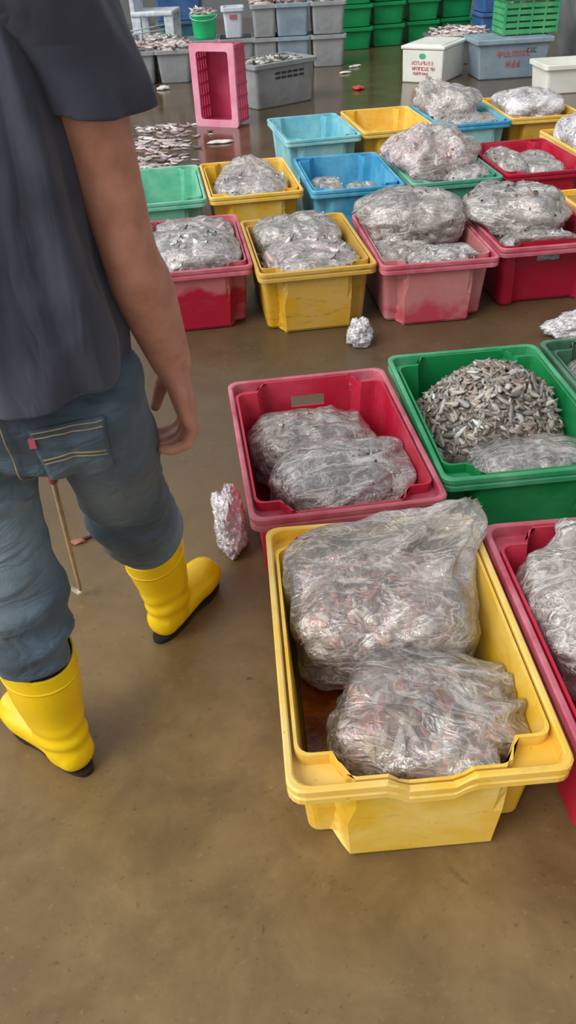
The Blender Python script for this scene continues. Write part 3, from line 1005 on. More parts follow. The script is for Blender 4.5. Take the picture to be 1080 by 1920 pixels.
fish_top((0.015, yy, 0.573), 0.26, 0.38, 'white fish over the upper grey bin beside the white tub', 'pale', 10, 80, 0.045)
fish_top((-1.43, yy, 0.285), 0.34, 0.40, 'dark grey fish in the bin behind, left of the chair leg', 'grey', 18, 70, 0.05)
fish_top((-1.05, yy, 0.285), 0.34, 0.40, 'dark grey fish in the bin under the chair leg', 'grey', 19, 70, 0.05)


# bright green bucket and white tub
def lathe(bm, prof, n=28, loc=(0, 0, 0)):
    R = []
    for r, z in prof:
        R.append([bm.verts.new((loc[0] + r * math.cos(2 * PI * i / n), loc[1] + r * math.sin(2 * PI * i / n), loc[2] + z)) for i in range(n)])
    for k in range(len(prof) - 1):
        for i in range(n):
            j = (i + 1) % n
            bm.faces.new((R[k][i], R[k][j], R[k + 1][j], R[k + 1][i]))
    bm.faces.new(R[0]); bm.faces.new(R[-1])


bk = empty('bucket', (-0.60, 9.64, 0.296), 0, 'bright green plastic bucket of white fish standing on a grey bin', 'bucket')
bm = bmesh.new()
lathe(bm, [(0.105, 0), (0.112, 0.01), (0.128, 0.20), (0.136, 0.202), (0.136, 0.215), (0.122, 0.215), (0.104, 0.016)])
from_bm('body', bm, M['bucket_green'], bk, True)
bm = bmesh.new()
for k in range(16):
    a0, a1 = PI * k / 16, PI * (k + 1) / 16
    p0 = Vector((0.138 * math.cos(a0), -0.03 - 0.10 * math.sin(a0), 0.205 - 0.04 * math.sin(a0)))
    p1 = Vector((0.138 * math.cos(a1), -0.03 - 0.10 * math.sin(a1), 0.205 - 0.04 * math.sin(a1)))
    vs = box_bm(bm, 0.006, 0.006, (p1 - p0).length * 1.1)
    q = (p1 - p0).to_track_quat('Z', 'Y').to_matrix()
    for v in vs:
        v.co = q @ v.co + (p0 + p1) / 2
from_bm('handle', bm, M['metal'], bk)
fish_top((-0.60, 9.64, 0.50), 0.23, 0.23, 'white fish heaped in the bright green bucket', 'pale', 12, 50, 0.05, ln=(0.07, 0.12))

tb = tray('tub', (-0.30, 9.62, 0.296), 0.05, 0.20, 0.26, 0.265, 'tub_white', 'small whitish tub with a red mark between bucket and grey bins', 'tub', None, 0.85)
bm = bmesh.new()
box_bm(bm, 0.07, 0.004, 0.035, (0, -0.1335, 0.19))
from_bm('red_mark', bm, M['red_paint'], tb)

# white plastic chair far left
ch = empty('chair', (-1.21, 10.8, 0), PI / 2 - 0.1, 'white plastic chair standing behind the heaped bins at the left', 'chair')
for sx, sy in ((-1, -1), (1, -1), (-1, 1), (1, 1)):
    bm = bmesh.new()
    box_bm(bm, 0.05, 0.11, 0.45, (sx * 0.21, sy * 0.185, 0.225), 0, 0.8, 0.008)
    from_bm('leg', bm, M['chair_white'], ch)
bm = bmesh.new()
box_bm(bm, 0.50, 0.48, 0.05, (0, 0, 0.452), 0, 1, 0.015)
from_bm('seat', bm, M['chair_white'], ch)
bm = bmesh.new()
box_bm(bm, 0.46, 0.05, 0.42, (0, 0.215, 0.68), 0, 1, 0.01)
from_bm('backrest', bm, M['chair_white'], ch)
bm = bmesh.new()
box_bm(bm, 0.36, 0.03, 0.05, (0, -0.20, 0.40), 0, 1, 0.008)
from_bm('stretcher', bm, M['chair_white'], ch)

# blue crates far left
for z, m_, lb in ((0, 'crate_steel', 'dark steel blue bin under another at the far left'), (0.296, 'crate_steel', 'teal blue bin stacked on top at the far left')):
    tray('storage_bin', (-2.05, 11.6, z), 0.0, 0.62, 0.45, 0.29, m_, lb, 'bin', 'blue bins far left', 0.92)
tray('storage_bin', (-1.0, 11.6, 0), 0.0, 0.55, 0.45, 0.29, 'crate_steel', 'dark steel blue bin behind the white chair, lower one', 'bin', 'blue bins far left', 0.92)
tray('storage_bin', (-1.0, 11.6, 0.296), 0.0, 0.55, 0.45, 0.29, 'crate_blue', 'deep blue bin right of the white chair, upper one', 'bin', 'blue bins far left', 0.92)
def rod(p0, p1, r, name, mat, label, cat, group=None):
    bm = bmesh.new()
    p0, p1 = Vector(p0), Vector(p1)
    lathe(bm, [(r, 0), (r, (p1 - p0).length)], 10)
    q = (p1 - p0).to_track_quat('Z', 'Y').to_matrix()
    for v in bm.verts:
        v.co = q @ v.co
    o = from_bm(name, bm, M[mat], None, True)
    o.location = p0
    tag(o, label, cat, group)
    return o


rod((-1.66, 9.52, 0.365), (-1.02, 9.80, 0.42), 0.007, 'metal_rod', 'metal', 'thin pale rod lying over the dark bins, the upper of two', 'rod', 'thin rods over the bins')
rod((-1.66, 9.47, 0.348), (-1.02, 9.72, 0.385), 0.007, 'metal_rod', 'metal', 'thin pale rod lying over the dark bins, the lower of two', 'rod', 'thin rods over the bins')

# dark green bins, three tiers
gx = [1.03, 1.42, 1.85, 2.27]
nm4 = ['leftmost column', 'second column from the left', 'third column from the left', 'rightmost column']
for i, x in enumerate(gx):
    for k, tn in enumerate(('bottom', 'middle', 'top')):
        y = 10.75 + 0.16 * i
        tray('green_bin', (x, y, k * 0.222), 0.12, 0.375, 0.42, 0.215, 'bin_green', '%s green bin of the dark green stack, %s' % (tn, nm4[i]), 'bin', 'stacked green bins', 0.9)

# blue tall bin and grey bin with white sheet at the right
tray('storage_bin', (2.66, 10.75, 0), 0.1, 0.40, 0.40, 0.29, 'crate_blue', 'blue bin behind the green basket, lower of two', 'bin', 'blue bins at the back right', 0.92)
tray('storage_bin', (2.66, 10.75, 0.296), 0.1, 0.40, 0.40, 0.29, 'crate_blue', 'blue bin between green stack and green basket, upper of two', 'bin', 'blue bins at the back right', 0.92)
tray('fish_bin', (1.98, 9.35, 0), 0.05, 0.62, 0.42, 0.25, 'grey_dark', 'grey bin with white fish over it behind the white lettered box', 'bin')
fish_top((1.98, 9.35, 0.25), 0.62, 0.42, 'white fish over the grey bin behind the white lettered box', 'pale', 14, 110, 0.05, 0.05)


# lettering strokes (the writing is too blurred to read)
def strokes(parent, name, mat, x0, x1, z, h, y, seed, rz=0.0, gap=0.5):
    rnd = random.Random(seed)
    bm = bmesh.new()
    x = x0
    while x < x1 - h * 0.3:
        w = h * rnd.uniform(0.45, 0.75)
        st = h * 0.16
        kinds = rnd.sample(['l', 'r', 't', 'm', 'b'], 3)
        if 'l' in kinds: box_bm(bm, st, 0.002, h, (x, y, z))
        if 'r' in kinds: box_bm(bm, st, 0.002, h, (x + w, y, z))
        if 't' in kinds: box_bm(bm, w, 0.0021, st, (x + w / 2, y, z + h / 2 - st / 2))
        if 'm' in kinds: box_bm(bm, w, 0.0022, st, (x + w / 2, y, z))
        if 'b' in kinds: box_bm(bm, w, 0.0023, st, (x + w / 2, y, z - h / 2 + st / 2))
        x += w + h * gap * rnd.uniform(0.5, 0.9)
    return from_bm(name, bm, M[mat], parent)


def lidded_box(name, loc, rz, w, d, h, mat, label, cat, taper=0.93, lid_h=0.035, over=0.015, lid_mat=None):
    root = empty(name, loc, rz, label, cat)
    bm = bmesh.new()
    box_bm(bm, w, d, h - lid_h, (0, 0, (h - lid_h) / 2), 0, taper, 0.012)
    from_bm('body', bm, M[mat], root)
    bm = bmesh.new()
    box_bm(bm, w + 2 * over, d + 2 * over, lid_h, (0, 0, h - lid_h / 2 + 0.001), 0, 1, 0.01)
    box_bm(bm, w - 0.06, d - 0.06, 0.008, (0, 0, h + 0.004), 0, 1, 0.003)
    from_bm('lid', bm, M[lid_mat or mat], root)
    return root


wb = lidded_box('insulated_box', (1.58, 8.485, 0), -0.56, 0.40, 0.56, 0.30, 'white_box', 'white lidded box with red lettering and green emblem behind the blue crate', 'box', 0.97, 0.03, 0.012)
strokes(wb, 'red_lettering', 'red_paint', -0.105, 0.12, 0.165, 0.028, -0.2785, 3)
strokes(wb, 'red_lettering', 'red_paint', -0.095, 0.12, 0.118, 0.028, -0.2775, 4)
strokes(wb, 'red_lettering', 'red_paint', -0.085, 0.06, 0.078, 0.022, -0.2765, 5)
bm = bmesh.new()
lathe(bm, [(0.026, 0), (0.026, 0.003)], 16)
for v in bm.verts:
    v.co = Vector((v.co.x * 1.3, -0.2795 + v.co.z * 0.5, v.co.y * 0.9 + 0.218))
from_bm('green_emblem', bm, M['green_paint'], wb)

tt = lidded_box('tote', (2.245, 8.44, 0), 0.07, 0.66, 0.42, 0.325, 'tote_blue', 'blue-grey lidded tote with red lettering under the green basket', 'box', 0.9, 0.045, 0.025)
strokes(tt, 'red_lettering', 'red_paint', -0.16, 0.16, 0.205, 0.04, -0.2065, 7)
strokes(tt, 'red_lettering', 'red_paint', -0.06, 0.08, 0.125, 0.05, -0.2025, 8)
strokes(tt, 'dark_lettering', 'dark_paint', 0.12, 0.20, 0.225, 0.035, -0.2075, 9)


# slatted baskets
def basket(name, loc, rot, w, l, h, mat, rimmat, label, cat, nslat=6):
    root = empty(name, loc, 0, label, cat)
    root.rotation_euler = rot
    bm = bmesh.new()
    box_bm(bm, w - 0.03, l - 0.03, 0.008, (0, 0, 0.004))
    from_bm('base', bm, M[mat], root)
    for s in (-1, 1):
        bm = bmesh.new()
        for k in range(nslat):
            box_bm(bm, 0.008, l - 0.02, h / nslat * 0.68, (s * (w / 2 - 0.012), 0, h * (k + 0.5) / nslat))
        for k in range(7):
            box_bm(bm, 0.012, 0.016, h, (s * (w / 2 - 0.012), -(l / 2 - 0.02) + (l - 0.04) * k / 6, h / 2))
        from_bm('side_panel', bm, M[mat], root)
        bm = bmesh.new()
        for k in range(nslat):
            box_bm(bm, w - 0.02, 0.008, h / nslat * 0.68, (0, s * (l / 2 - 0.012), h * (k + 0.5) / nslat))
        for k in range(5):
            box_bm(bm, 0.016, 0.012, h, (-(w / 2 - 0.02) + (w - 0.04) * k / 4, s * (l / 2 - 0.012), h / 2))
        from_bm('end_panel', bm, M[mat], root)
    bm = bmesh.new()
    R = []
    for off, z in ((0.0, h - 0.025), (0.012, h - 0.022), (0.012, h + 0.002), (-0.040, h + 0.002), (-0.040, h - 0.012)):
        R.append([bm.verts.new((x, y, z)) for x, y in rr_pts(w / 2 + off, l / 2 + off, 0.02, 4, 4, 3)])
    n = len(R[0])
    for k in range(len(R)):
        a, b = R[k], R[(k + 1) % len(R)]
        for i in range(n):
            bm.faces.new((a[i], a[(i + 1) % n], b[(i + 1) % n], b[i]))
    from_bm('rim', bm, M[rimmat], root)
    return root


# upended: stands on its short end, mouth turned to the camera
pb = basket('basket', (-0.295, 7.06, 0.285), (PI / 2, 0, -0.42), 0.345, 0.545, 0.24, 'pink_basket', 'pink_pale', 'pink slatted basket upended on its short end, mouth facing forward', 'basket')
gb = basket('basket', (2.40, 8.50, 0.34), (0, 0, 0.06), 0.52, 0.36, 0.30, 'basket_green', 'basket_green', 'green slatted basket of yellowish fish standing on the blue-grey tote', 'basket')
fish_top((2.40, 8.50, 0.58), 0.44, 0.28, 'yellowish fish in the green basket on the tote', 'pale', 15, 60, 0.05)

# grey tote with dark slots in front of the two-tier bins
gt = tray('tote', (0.06, 7.72, 0), 0.62, 0.62, 0.40, 0.33, 'grey', 'open grey tote with dark slots right of the pink basket', 'box', None, 0.93, 0.02)
for r_ in range(2):
    for k in range(5):
        bm = bmesh.new()
        box_bm(bm, 0.05, 0.004, 0.018, (-0.085 + 0.062 * k, -0.1975 + 0.0015 * r_, 0.252 - 0.034 * r_))
        from_bm('vent_slot', bm, M['dark_paint'], gt)
fish_top((0.06, 7.72, 0.30), 0.56, 0.34, 'dark grey fish in the open grey tote', 'grey', 16, 80, 0.03, 0.62)

tray('fish_bin', (2.56, 7.62, 0), 0.06, 0.50, 0.40, 0.215, 'white_box', 'white open bin at the right edge behind the yellow crates', 'bin', None, 0.92)
# tall grey thing at the far right
lidded_box('cold_box', (3.22, 9.0, 0), 0.05, 0.62, 0.5, 0.85, 'grey_dark', 'tall dark grey box at the far right edge behind the white bin', 'box', 0.85)

# litter on the floor
def scrap(loc, dims, mat, label, name, cat, seed, rz=0.0, group=None):
    bm = bmesh.new()
    bmesh.ops.create_icosphere(bm, subdivisions=3, radius=1)
    for v in bm.verts:
        k = 1 + 0.35 * noise.noise(v.co * 1.8 + Vector((seed, 0, 0)))
        v.co = Vector((v.co.x * dims[0] * k, v.co.y * dims[1] * k, max(v.co.z, -0.6) * dims[2] * k))
    mz = min(v.co.z for v in bm.verts)
    for v in bm.verts:
        v.co.z -= mz
    o = from_bm(name, bm, M[mat], None, True)
    o.location = loc
    o.rotation_euler = (0, 0, rz)
    return tag(o, label, cat, group)


scrap((0.835, 8.10, 0.001), (0.055, 0.05, 0.02), 'scrap_red', 'small red scrap lying on the wet floor before the green bins', 'litter_scrap', 'scrap', 1)
scrap((0.80, 9.0, 0.001), (0.06, 0.025, 0.012), 'scrap_white', 'white fish scrap on the wet floor, the nearer of two by the green bins', 'litter_scrap', 'scrap', 2, 0.3)
scrap((0.93, 9.35, 0.001), (0.08, 0.02, 0.012), 'scrap_white', 'white sliver on the wet floor, the farther of two by the green bins', 'litter_scrap', 'scrap', 3, 0.5)
scrap((-0.98, 8.62, 0.001), (0.06, 0.035, 0.02), 'scrap_white', 'white paper scrap on the floor before the grey bins', 'litter_scrap', 'scrap', 4, 0.3)
scrap((-0.35, 6.30, 0.001), (0.09, 0.03, 0.012), 'scrap_white', 'pale scrap on the floor in front of the pink basket', 'litter_scrap', 'scrap', 5, 0.2)
sc = scrap((-0.575, 1.715, 0.001), (0.022, 0.010, 0.006), 'fish_red', 'reddish fish scrap with a dark fin on the floor between the legs', 'fish_scrap', 'scrap', 6, 0.2)
bm = bmesh.new()
box_bm(bm, 0.07, 0.008, 0.006, (0.045, 0.012, 0.006), 0.3)
from_bm('dark_fin', bm, M['twig'], sc)
# spilled small fish on the floor between pink basket and mint crate
rnd = random.Random(21)
pl = []
for k in range(300):
    x, y = rnd.gauss(-0.85, 0.19), rnd.uniform(5.0, 7.0)
    a = rnd.gauss(0.25, 0.6)
    pl.append((Vector((x, y, 0.006)), Vector((math.cos(a), math.sin(a), 0)), Vector((0, 0, 1)), rnd.uniform(0.05, 0.12), 0.8))
sp = link_mesh('spilled_fish', fish_mesh('spilled_fish', pl, 'pale', rnd), M['fish'])
tag(sp, 'small pale fish spilled over the floor left of the pink basket', 'fish', kind='stuff')


# ------------------------------------------------------------------ the person
def tube(bm, pts, side=Vector((1, 0, 0)), n=20, cap=3):
    """closed lofted limb. pts: (pos, r_side, r_other)"""
    pts = [(Vector(p), a, b) for p, a, b in pts]
    full = []
    T0 = (pts[1][0] - pts[0][0]).normalized()
    T1 = (pts[-1][0] - pts[-2][0]).normalized()
    for k in range(cap, 0, -1):
        a = PI / 2 * k / (cap + 0.3)
        m = min(pts[0][1], pts[0][2])
        full.append((pts[0][0] - T0 * m * 0.75 * math.sin(a), pts[0][1] * math.cos(a), pts[0][2] * math.cos(a)))
    # smooth the interior with a Catmull-Rom pass
    P = pts
    for i in range(len(P) - 1):
        p0, p1, p2, p3 = P[max(i - 1, 0)], P[i], P[i + 1], P[min(i + 2, len(P) - 1)]
        for s in range(4):
            t = s / 4
            def cr(a, b, c, d):
                return 0.5 * ((2 * b) + (c - a) * t + (2 * a - 5 * b + 4 * c - d) * t * t + (3 * b - a - 3 * c + d) * t ** 3)
            full.append((cr(p0[0], p1[0], p2[0], p3[0]), cr(p0[1], p1[1], p2[1], p3[1]), cr(p0[2], p1[2], p2[2], p3[2])))
    full.append(P[-1])
    for k in range(1, cap + 1):
        a = PI / 2 * k / (cap + 0.3)
        m = min(P[-1][1], P[-1][2])
        full.append((P[-1][0] + T1 * m * 0.75 * math.sin(a), P[-1][1] * math.cos(a), P[-1][2] * math.cos(a)))
    R = []
    for i, (p, a, b) in enumerate(full):
        t = (full[min(i + 1, len(full) - 1)][0] - full[max(i - 1, 0)][0]).normalized()
        s = (side - t * side.dot(t)).normalized()
        o = t.cross(s)
        R.append([bm.verts.new(p + s * a * math.cos(2 * PI * j / n) + o * b * math.sin(2 * PI * j / n)) for j in range(n)])
    for k in range(len(R) - 1):
        for j in range(n):
            bm.faces.new((R[k][j], R[k][(j + 1) % n], R[k + 1][(j + 1) % n], R[k + 1][j]))
    bm.faces.new(R[0]); bm.faces.new(R[-1])


def ball(bm, c, r):
    g = bmesh.ops.create_icosphere(bm, subdivisions=3, radius=1)
    for v in g['verts']:
        v.co = Vector((v.co.x * r[0] + c[0], v.co.y * r[1] + c[1], v.co.z * r[2] + c[2]))


def fuse(bm, voxel, smooth=2):
    """one continuous skin over the overlapping closed pieces"""
    bmesh.ops.recalc_face_normals(bm, faces=bm.faces[:])
    me = bpy.data.meshes.new('tmp')
    bm.to_mesh(me)
    bm.free()
    o = bpy.data.objects.new('tmp', me)
    COL.objects.link(o)
    r = o.modifiers.new('r', 'REMESH')
    r.mode = 'VOXEL'
    r.voxel_size = voxel
    s = o.modifiers.new('s', 'SMOOTH')
    s.factor = 0.5
    s.iterations = smooth
    dg = bpy.context.evaluated_depsgraph_get()
    out = bpy.data.meshes.new_from_object(o.evaluated_get(dg))
    bpy.data.objects.remove(o)
    b = bmesh.new()
    b.from_mesh(out)
    bpy.data.meshes.remove(out)
    return b


def cut(bm, co, no, test=None):
    """open the mesh beyond a plane (where test holds)"""
    if test is None:
        geom = bm.verts[:] + bm.edges[:] + bm.faces[:]
    else:
        fs = [f for f in bm.faces if test(f.calc_center_median())]
        es = {e for f in fs for e in f.edges}
        vs = {v for f in fs for v in f.verts}
        geom = list(vs) + list(es) + fs
    bmesh.ops.bisect_plane(bm, geom=geom, plane_co=co, plane_no=no, clear_outer=True)


def tidy(bm):
    bmesh.ops.remove_doubles(bm, verts=bm.verts[:], dist=0.0014)
    bmesh.ops.dissolve_degenerate(bm, edges=bm.edges[:], dist=0.0010)


def thickness(o, t, offset=-1):
    m_ = o.modifiers.new('thickness', 'SOLIDIFY')
    m_.thickness = t
    m_.offset = offset
    m_.use_even_offset = False


def wrinkle(bm, fn):
    bm.normal_update()
    nn = [(v, v.normal.copy()) for v in bm.verts]
    for v, n_ in nn:
        v.co += n_ * fn(v.co)


# joints, metres
HIP_R, HIP_L = Vector((-0.305, 1.13, 0.775)), Vector((-0.510, 1.12, 0.775))
KNE_R, KNE_L = Vector((-0.312, 1.275, 0.435)), Vector((-0.490, 1.075, 0.47))
RIM_R, RIM_L = Vector((-0.303, 1.372, 0.250)), Vector((-0.475, 1.030, 0.285))
ANK_R, ANK_L = Vector((-0.293, 1.370, 0.08)), Vector((-0.462, 1.010, 0.08))
DIR_R, DIR_L = Vector((0.50, 0.86, 0)).normalized(), Vector((-0.76, 0.65, 0)).normalized()
SHO_R, SHO_L = Vector((-0.232, 1.08, 1.315)), Vector((-0.580, 1.10, 1.295))
ELB_R, ELB_L = Vector((-0.203, 1.120, 0.985)), Vector((-0.605, 1.21, 0.985))
WRI_R, WRI_L = Vector((-0.176, 1.200, 0.768)), Vector((-0.487, 1.262, 0.700))
CX = -0.405

skin_m, nt, out = new_mat('brown_skin')
v = objvec(nt)
f = noise_n(nt, v, 30, 5, 0.6)
f2 = noise_n(nt, v, 6, 3, 0.5)
c = ramp(nt, f, [(0.3, lin(168, 112, 90)), (0.7, lin(198, 142, 120))])
c = mixc(nt, maprange(nt, f2, 0.4, 0.7, 0, 0.4), c, lin(208, 148, 132))
pr = principled(nt, out, c, 0.45, bump(nt, noise_n(nt, v, 160, 3, 0.6), 0.12, 0.002), 0.45)
pr.inputs['Subsurface Weight'].default_value = 0.08
pr.inputs['Subsurface Radius'].default_value = (0.02, 0.008, 0.005)
shirt_m, nt, out = new_mat('charcoal_navy_cotton')
v = objvec(nt)
c = ramp(nt, noise_n(nt, v, 9, 4, 0.5), [(0.35, lin(58, 61, 73)), (0.7, lin(74, 77, 91))])
fo_ = math_n(nt, 'ABSOLUTE', math_n(nt, 'SUBTRACT', noise_n(nt, objvec(nt, scale=(1, 1, 0.45)), 7, 3, 0.45, 0.8), 0.5))
principled(nt, out, c, 0.85, bump(nt, fo_, 0.6, 0.04), 0.2, 0.15)
jean_m, nt, out = new_mat('worn_denim')
v = objvec(nt)
vt = objvec(nt, scale=(1, 1, 0.35))
c = ramp(nt, noise_n(nt, v, 3.6, 4, 0.5, 0.3), [(0.36, lin(62, 74, 82)), (0.52, lin(84, 102, 116)), (0.68, lin(122, 140, 150))])
c = mixc(nt, maprange(nt, noise_n(nt, v, 4.3, 3, 0.5), 0.54, 0.70, 0, 0.5), c, lin(86, 90, 84))
c = mixc(nt, maprange(nt, noise_n(nt, v, 60, 3, 0.6), 0.35, 0.7, 0, 0.22), c, lin(44, 54, 66))
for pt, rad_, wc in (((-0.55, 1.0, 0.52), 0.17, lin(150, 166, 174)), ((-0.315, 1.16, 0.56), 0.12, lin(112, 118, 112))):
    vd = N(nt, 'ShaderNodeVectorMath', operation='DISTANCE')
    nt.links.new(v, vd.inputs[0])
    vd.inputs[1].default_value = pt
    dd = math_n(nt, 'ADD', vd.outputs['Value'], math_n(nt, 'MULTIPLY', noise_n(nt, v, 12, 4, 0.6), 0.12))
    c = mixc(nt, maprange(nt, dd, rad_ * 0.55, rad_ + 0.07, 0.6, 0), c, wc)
fo_ = math_n(nt, 'ABSOLUTE', math_n(nt, 'SUBTRACT', noise_n(nt, objvec(nt, scale=(1, 1, 2.4)), 9, 3, 0.5, 0.6), 0.5))
principled(nt, out, c, 0.8, bump(nt, math_n(nt, 'ADD', fo_, math_n(nt, 'MULTIPLY', noise_n(nt, vt, 300, 2, 0.5), 0.03)), 0.7, 0.03), 0.25, 0.1)
thread_m = plain('tan_thread', lin(150, 132, 104), 0.7)
tag_m = plain('pink_tab', lin(190, 80, 110), 0.6)
rub_m, nt, out = new_mat('yellow_rubber')
v = objvec(nt)
c = mixc(nt, maprange(nt, noise_n(nt, v, 8, 5, 0.6), 0.4, 0.7, 0, 0.5), lin(240, 200, 4), lin(226, 180, 10))
c = mixc(nt, maprange(nt, noise_n(nt, v, 17, 6, 0.7, 0.5), 0.62, 0.76, 0, 0.5), c, lin(170, 118, 40))
principled(nt, out, c, 0.32, bump(nt, noise_n(nt, v, 12, 3, 0.5), 0.08, 0.01), 0.5)
sole_m = plain('black_rubber_sole', lin(34, 30, 28), 0.6)
hair_m = plain('black_hair', lin(24, 22, 22), 0.6)
eye_m = plain('eye_white', lin(220, 214, 206), 0.3)

# --- body: one continuous surface
bm = bmesh.new()
X = Vector((1, 0, 0))
tube(bm, [((CX, 1.12, 0.74), .13, .085), ((CX, 1.12, 0.86), .125, .085), ((CX, 1.11, 1.0), .12, .08), ((CX, 1.105, 1.15), .14, .09), ((CX - .005, 1.105, 1.28), .155, .085), ((CX - .005, 1.11, 1.345), .10, .065)], X, 28)
tube(bm, [((CX - .005, 1.11, 1.32), .055, .058), ((CX - .01, 1.125, 1.41), .052, .055), ((CX - .012, 1.14, 1.46), .055, .06)], X)
hc = Vector((CX - .014, 1.155, 1.525))
ball(bm, hc + Vector((0, -.005, .02)), (.074, .094, .095))
ball(bm, hc + Vector((0, .035, -.045)), (.058, .062, .068))
ball(bm, hc + Vector((0, .05, -.095)), (.032, .036, .026))
ball(bm, hc + Vector((0, .102, -.02)), (.014, .018, .022))
tube(bm, [(hc + Vector((0, .085, .02)), .009, .009), (hc + Vector((0, .106, -.022)), .013, .012)], X, 10)
tube(bm, [(hc + Vector((-.022, .086, -.058)), .007, .008), (hc + Vector((0, .094, -.057)), .009, .010), (hc + Vector((.022, .086, -.058)), .007, .008)], Vector((0, 0, 1)), 10)
for s in (-1, 1):
    ball(bm, hc + Vector((s * .076, -.005, -.005)), (.010, .020, .030))
    ball(bm, hc + Vector((s * .03, .078, .038)), (.022, .014, .007))
for sh, el, wr in ((SHO_R, ELB_R, WRI_R), (SHO_L, ELB_L, WRI_L)):
    tube(bm, [(sh - Vector((0, 0, .012)), .046, .050), (sh.lerp(el, .35), .049, .05), (sh.lerp(el, .7), .043, .044), (el, .040, .043), (el.lerp(wr, .25), .046, .045), (el.lerp(wr, .6), .041, .038), (wr, .032, .029)], X, 20)
    tube(bm, [(Vector((CX, 1.105, 1.29)), .05, .055), (sh - Vector((0, 0, .012)), .045, .048)], Vector((0, 0, 1)), 20)
for hp, kn, rm, an in ((HIP_R, KNE_R, RIM_R, ANK_R), (HIP_L, KNE_L, RIM_L, ANK_L)):
    tube(bm, [(hp, .078, .08), (hp.lerp(kn, .5), .066, .068), (kn, .052, .052), (kn.lerp(rm, .5), .047, .05), (rm, .043, .044), (an, .034, .036)], X, 20)


def hand(bm, W, d, n, a, grip=0.0, k_=1.22):
    """W wrist, d along the palm, n palm normal (curl side), a towards the thumb"""
    d, n, a = d.normalized(), n.normalized(), a.normalized()
    nv0 = len(bm.verts)
    tube(bm, [(W - d * .01, .027, .022), (W + d * .03, .036, .018), (W + d * .070, .041, .016), (W + d * .088, .040, .012)], a, 20, 2)
    L = [(.030, .040, .026, .020), (.010, .044, .029, .021), (-.011, .040, .027, .020), (-.031, .031, .021, .018)]
    for i, (o, l1, l2, l3) in enumerate(L):
        r = .0095 - (.0012 if i == 3 else 0)
        b0 = W + d * .070 + a * o * .93
        k0 = W + d * .090 + a * o - n * .003
        a1, a2, a3 = 0.42 + grip * .5 + .05 * i, 1.15 + grip * .5 + .06 * i, 1.75 + grip * .7 + .06 * i
        v1 = d * math.cos(a1) + n * math.sin(a1)
        v2 = d * math.cos(a2) + n * math.sin(a2)
        v3 = d * math.cos(a3) + n * math.sin(a3)
        k1 = k0 + v1 * l1
        k2 = k1 + v2 * l2
        k3 = k2 + v3 * l3
        tube(bm, [(b0, r, r), (k0, r * 1.12, r * 1.12), (k0.lerp(k1, .5), r * .98, r * .98), (k1, r * 1.03, r * 1.03), (k1.lerp(k2, .5), r * .92, r * .92), (k2, r * .93, r * .93), (k3, r * .8, r * .8)], a, 12, 2)
    t0 = W + d * .018 + a * .022
    t1 = W + d * .046 + a * .044 + n * .016
    t2 = t1 + d * .034 + a * .006 + n * .016
    t3 = t2 + d * .022 - a * .004 + n * .012
    tube(bm, [(t0, .015, .015), (t1, .0135, .013), (t2, .0105, .0105), (t3, .0085, .008)], d.cross(n), 12, 2)
    bm.verts.ensure_lookup_table()
    for v in bm.verts[nv0:]:
        v.co = W + (v.co - W) * k_


hand(bm, WRI_R, Vector((.10, .22, -1)), Vector((-1, -.25, -.05)), Vector((-.22, 1, .2)))
LH_D, LH_N, LH_A = Vector((.24, .0, -1)), Vector((1, .1, .24)), Vector((-.1, 1, 0))
hand(bm, WRI_L, LH_D, LH_N, LH_A, 0.6)
bm = fuse(bm, 0.005, 2)
person = from_bm('person', bm, skin_m, None, True)
tag(person, 'person in dark T-shirt, worn blue jeans and yellow rubber boots, walking away holding a stick', 'person')

# eyes, hair
for s in (-1, 1):
    bm = bmesh.new()
    ball(bm, hc + Vector((s * .03, .078, .018)), (.012, .012, .010))
    from_bm('eye', bm, eye_m, person, True)
bm = bmesh.new()
ball(bm, hc + Vector((0, -.012, .028)), (.082, .100, .100))
ball(bm, hc + Vector((0, -.04, -.03)), (.070, .068, .07))
bm = fuse(bm, 0.006, 1)
cut(bm, hc + Vector((0, .052, .03)), Vector((0, 1, -.75)).normalized())
cut(bm, hc + Vector((0, -.05, -.085)), Vector((0, .2, -1)).normalized())
wrinkle(bm, lambda p: 0.004 * noise.noise(p * 60))
from_bm('hair', bm, hair_m, person, True)

# --- T-shirt
bm = bmesh.new()
tube(bm, [((CX - .005, 1.115, 0.62), .168, .118), ((CX - .003, 1.115, 0.75), .170, .122), ((CX, 1.115, 0.86), .166, .122), ((CX, 1.11, 1.0), .164, .118), ((CX, 1.105, 1.15), .174, .118), ((CX - .005, 1.105, 1.26), .176, .108), ((CX - .005, 1.11, 1.345), .125, .080), ((CX - .005, 1.112, 1.385), .075, .070)], X, 40)
bm = fuse(bm, 0.008, 4)
cut(bm, Vector((CX, 1.1, 0.806)), Vector((.05, 0, -1)).normalized())
TS = bpy.data.meshes.new('t_shirt')
bm.to_mesh(TS)
bm.free()
bm = bmesh.new()
for sh, el, s in ((SHO_R, ELB_R, 1), (SHO_L, ELB_L, -1)):
    inn = Vector((CX + s * .08, 1.105, 1.30))
    tube(bm, [(inn, .07, .085), (sh + Vector((s * -.02, 0, .003)), .066, .070), (sh.lerp(el, .22), .059, .066), (sh.lerp(el, .5), .057, .066), (sh.lerp(el, .75), .057, .068)], Vector((1, 0, .5)), 28)
bm = fuse(bm, 0.008, 3)
for sh, el in ((SHO_R, ELB_R), (SHO_L, ELB_L)):
    q = sh.lerp(el, .41)
    ax = (el - sh).normalized()
    cut(bm, q, (ax + Vector((-.30 if sh is SHO_R else .30, 0, 0))).normalized(), lambda p, q=q: (p - q).length < 0.3)
bm.from_mesh(TS)


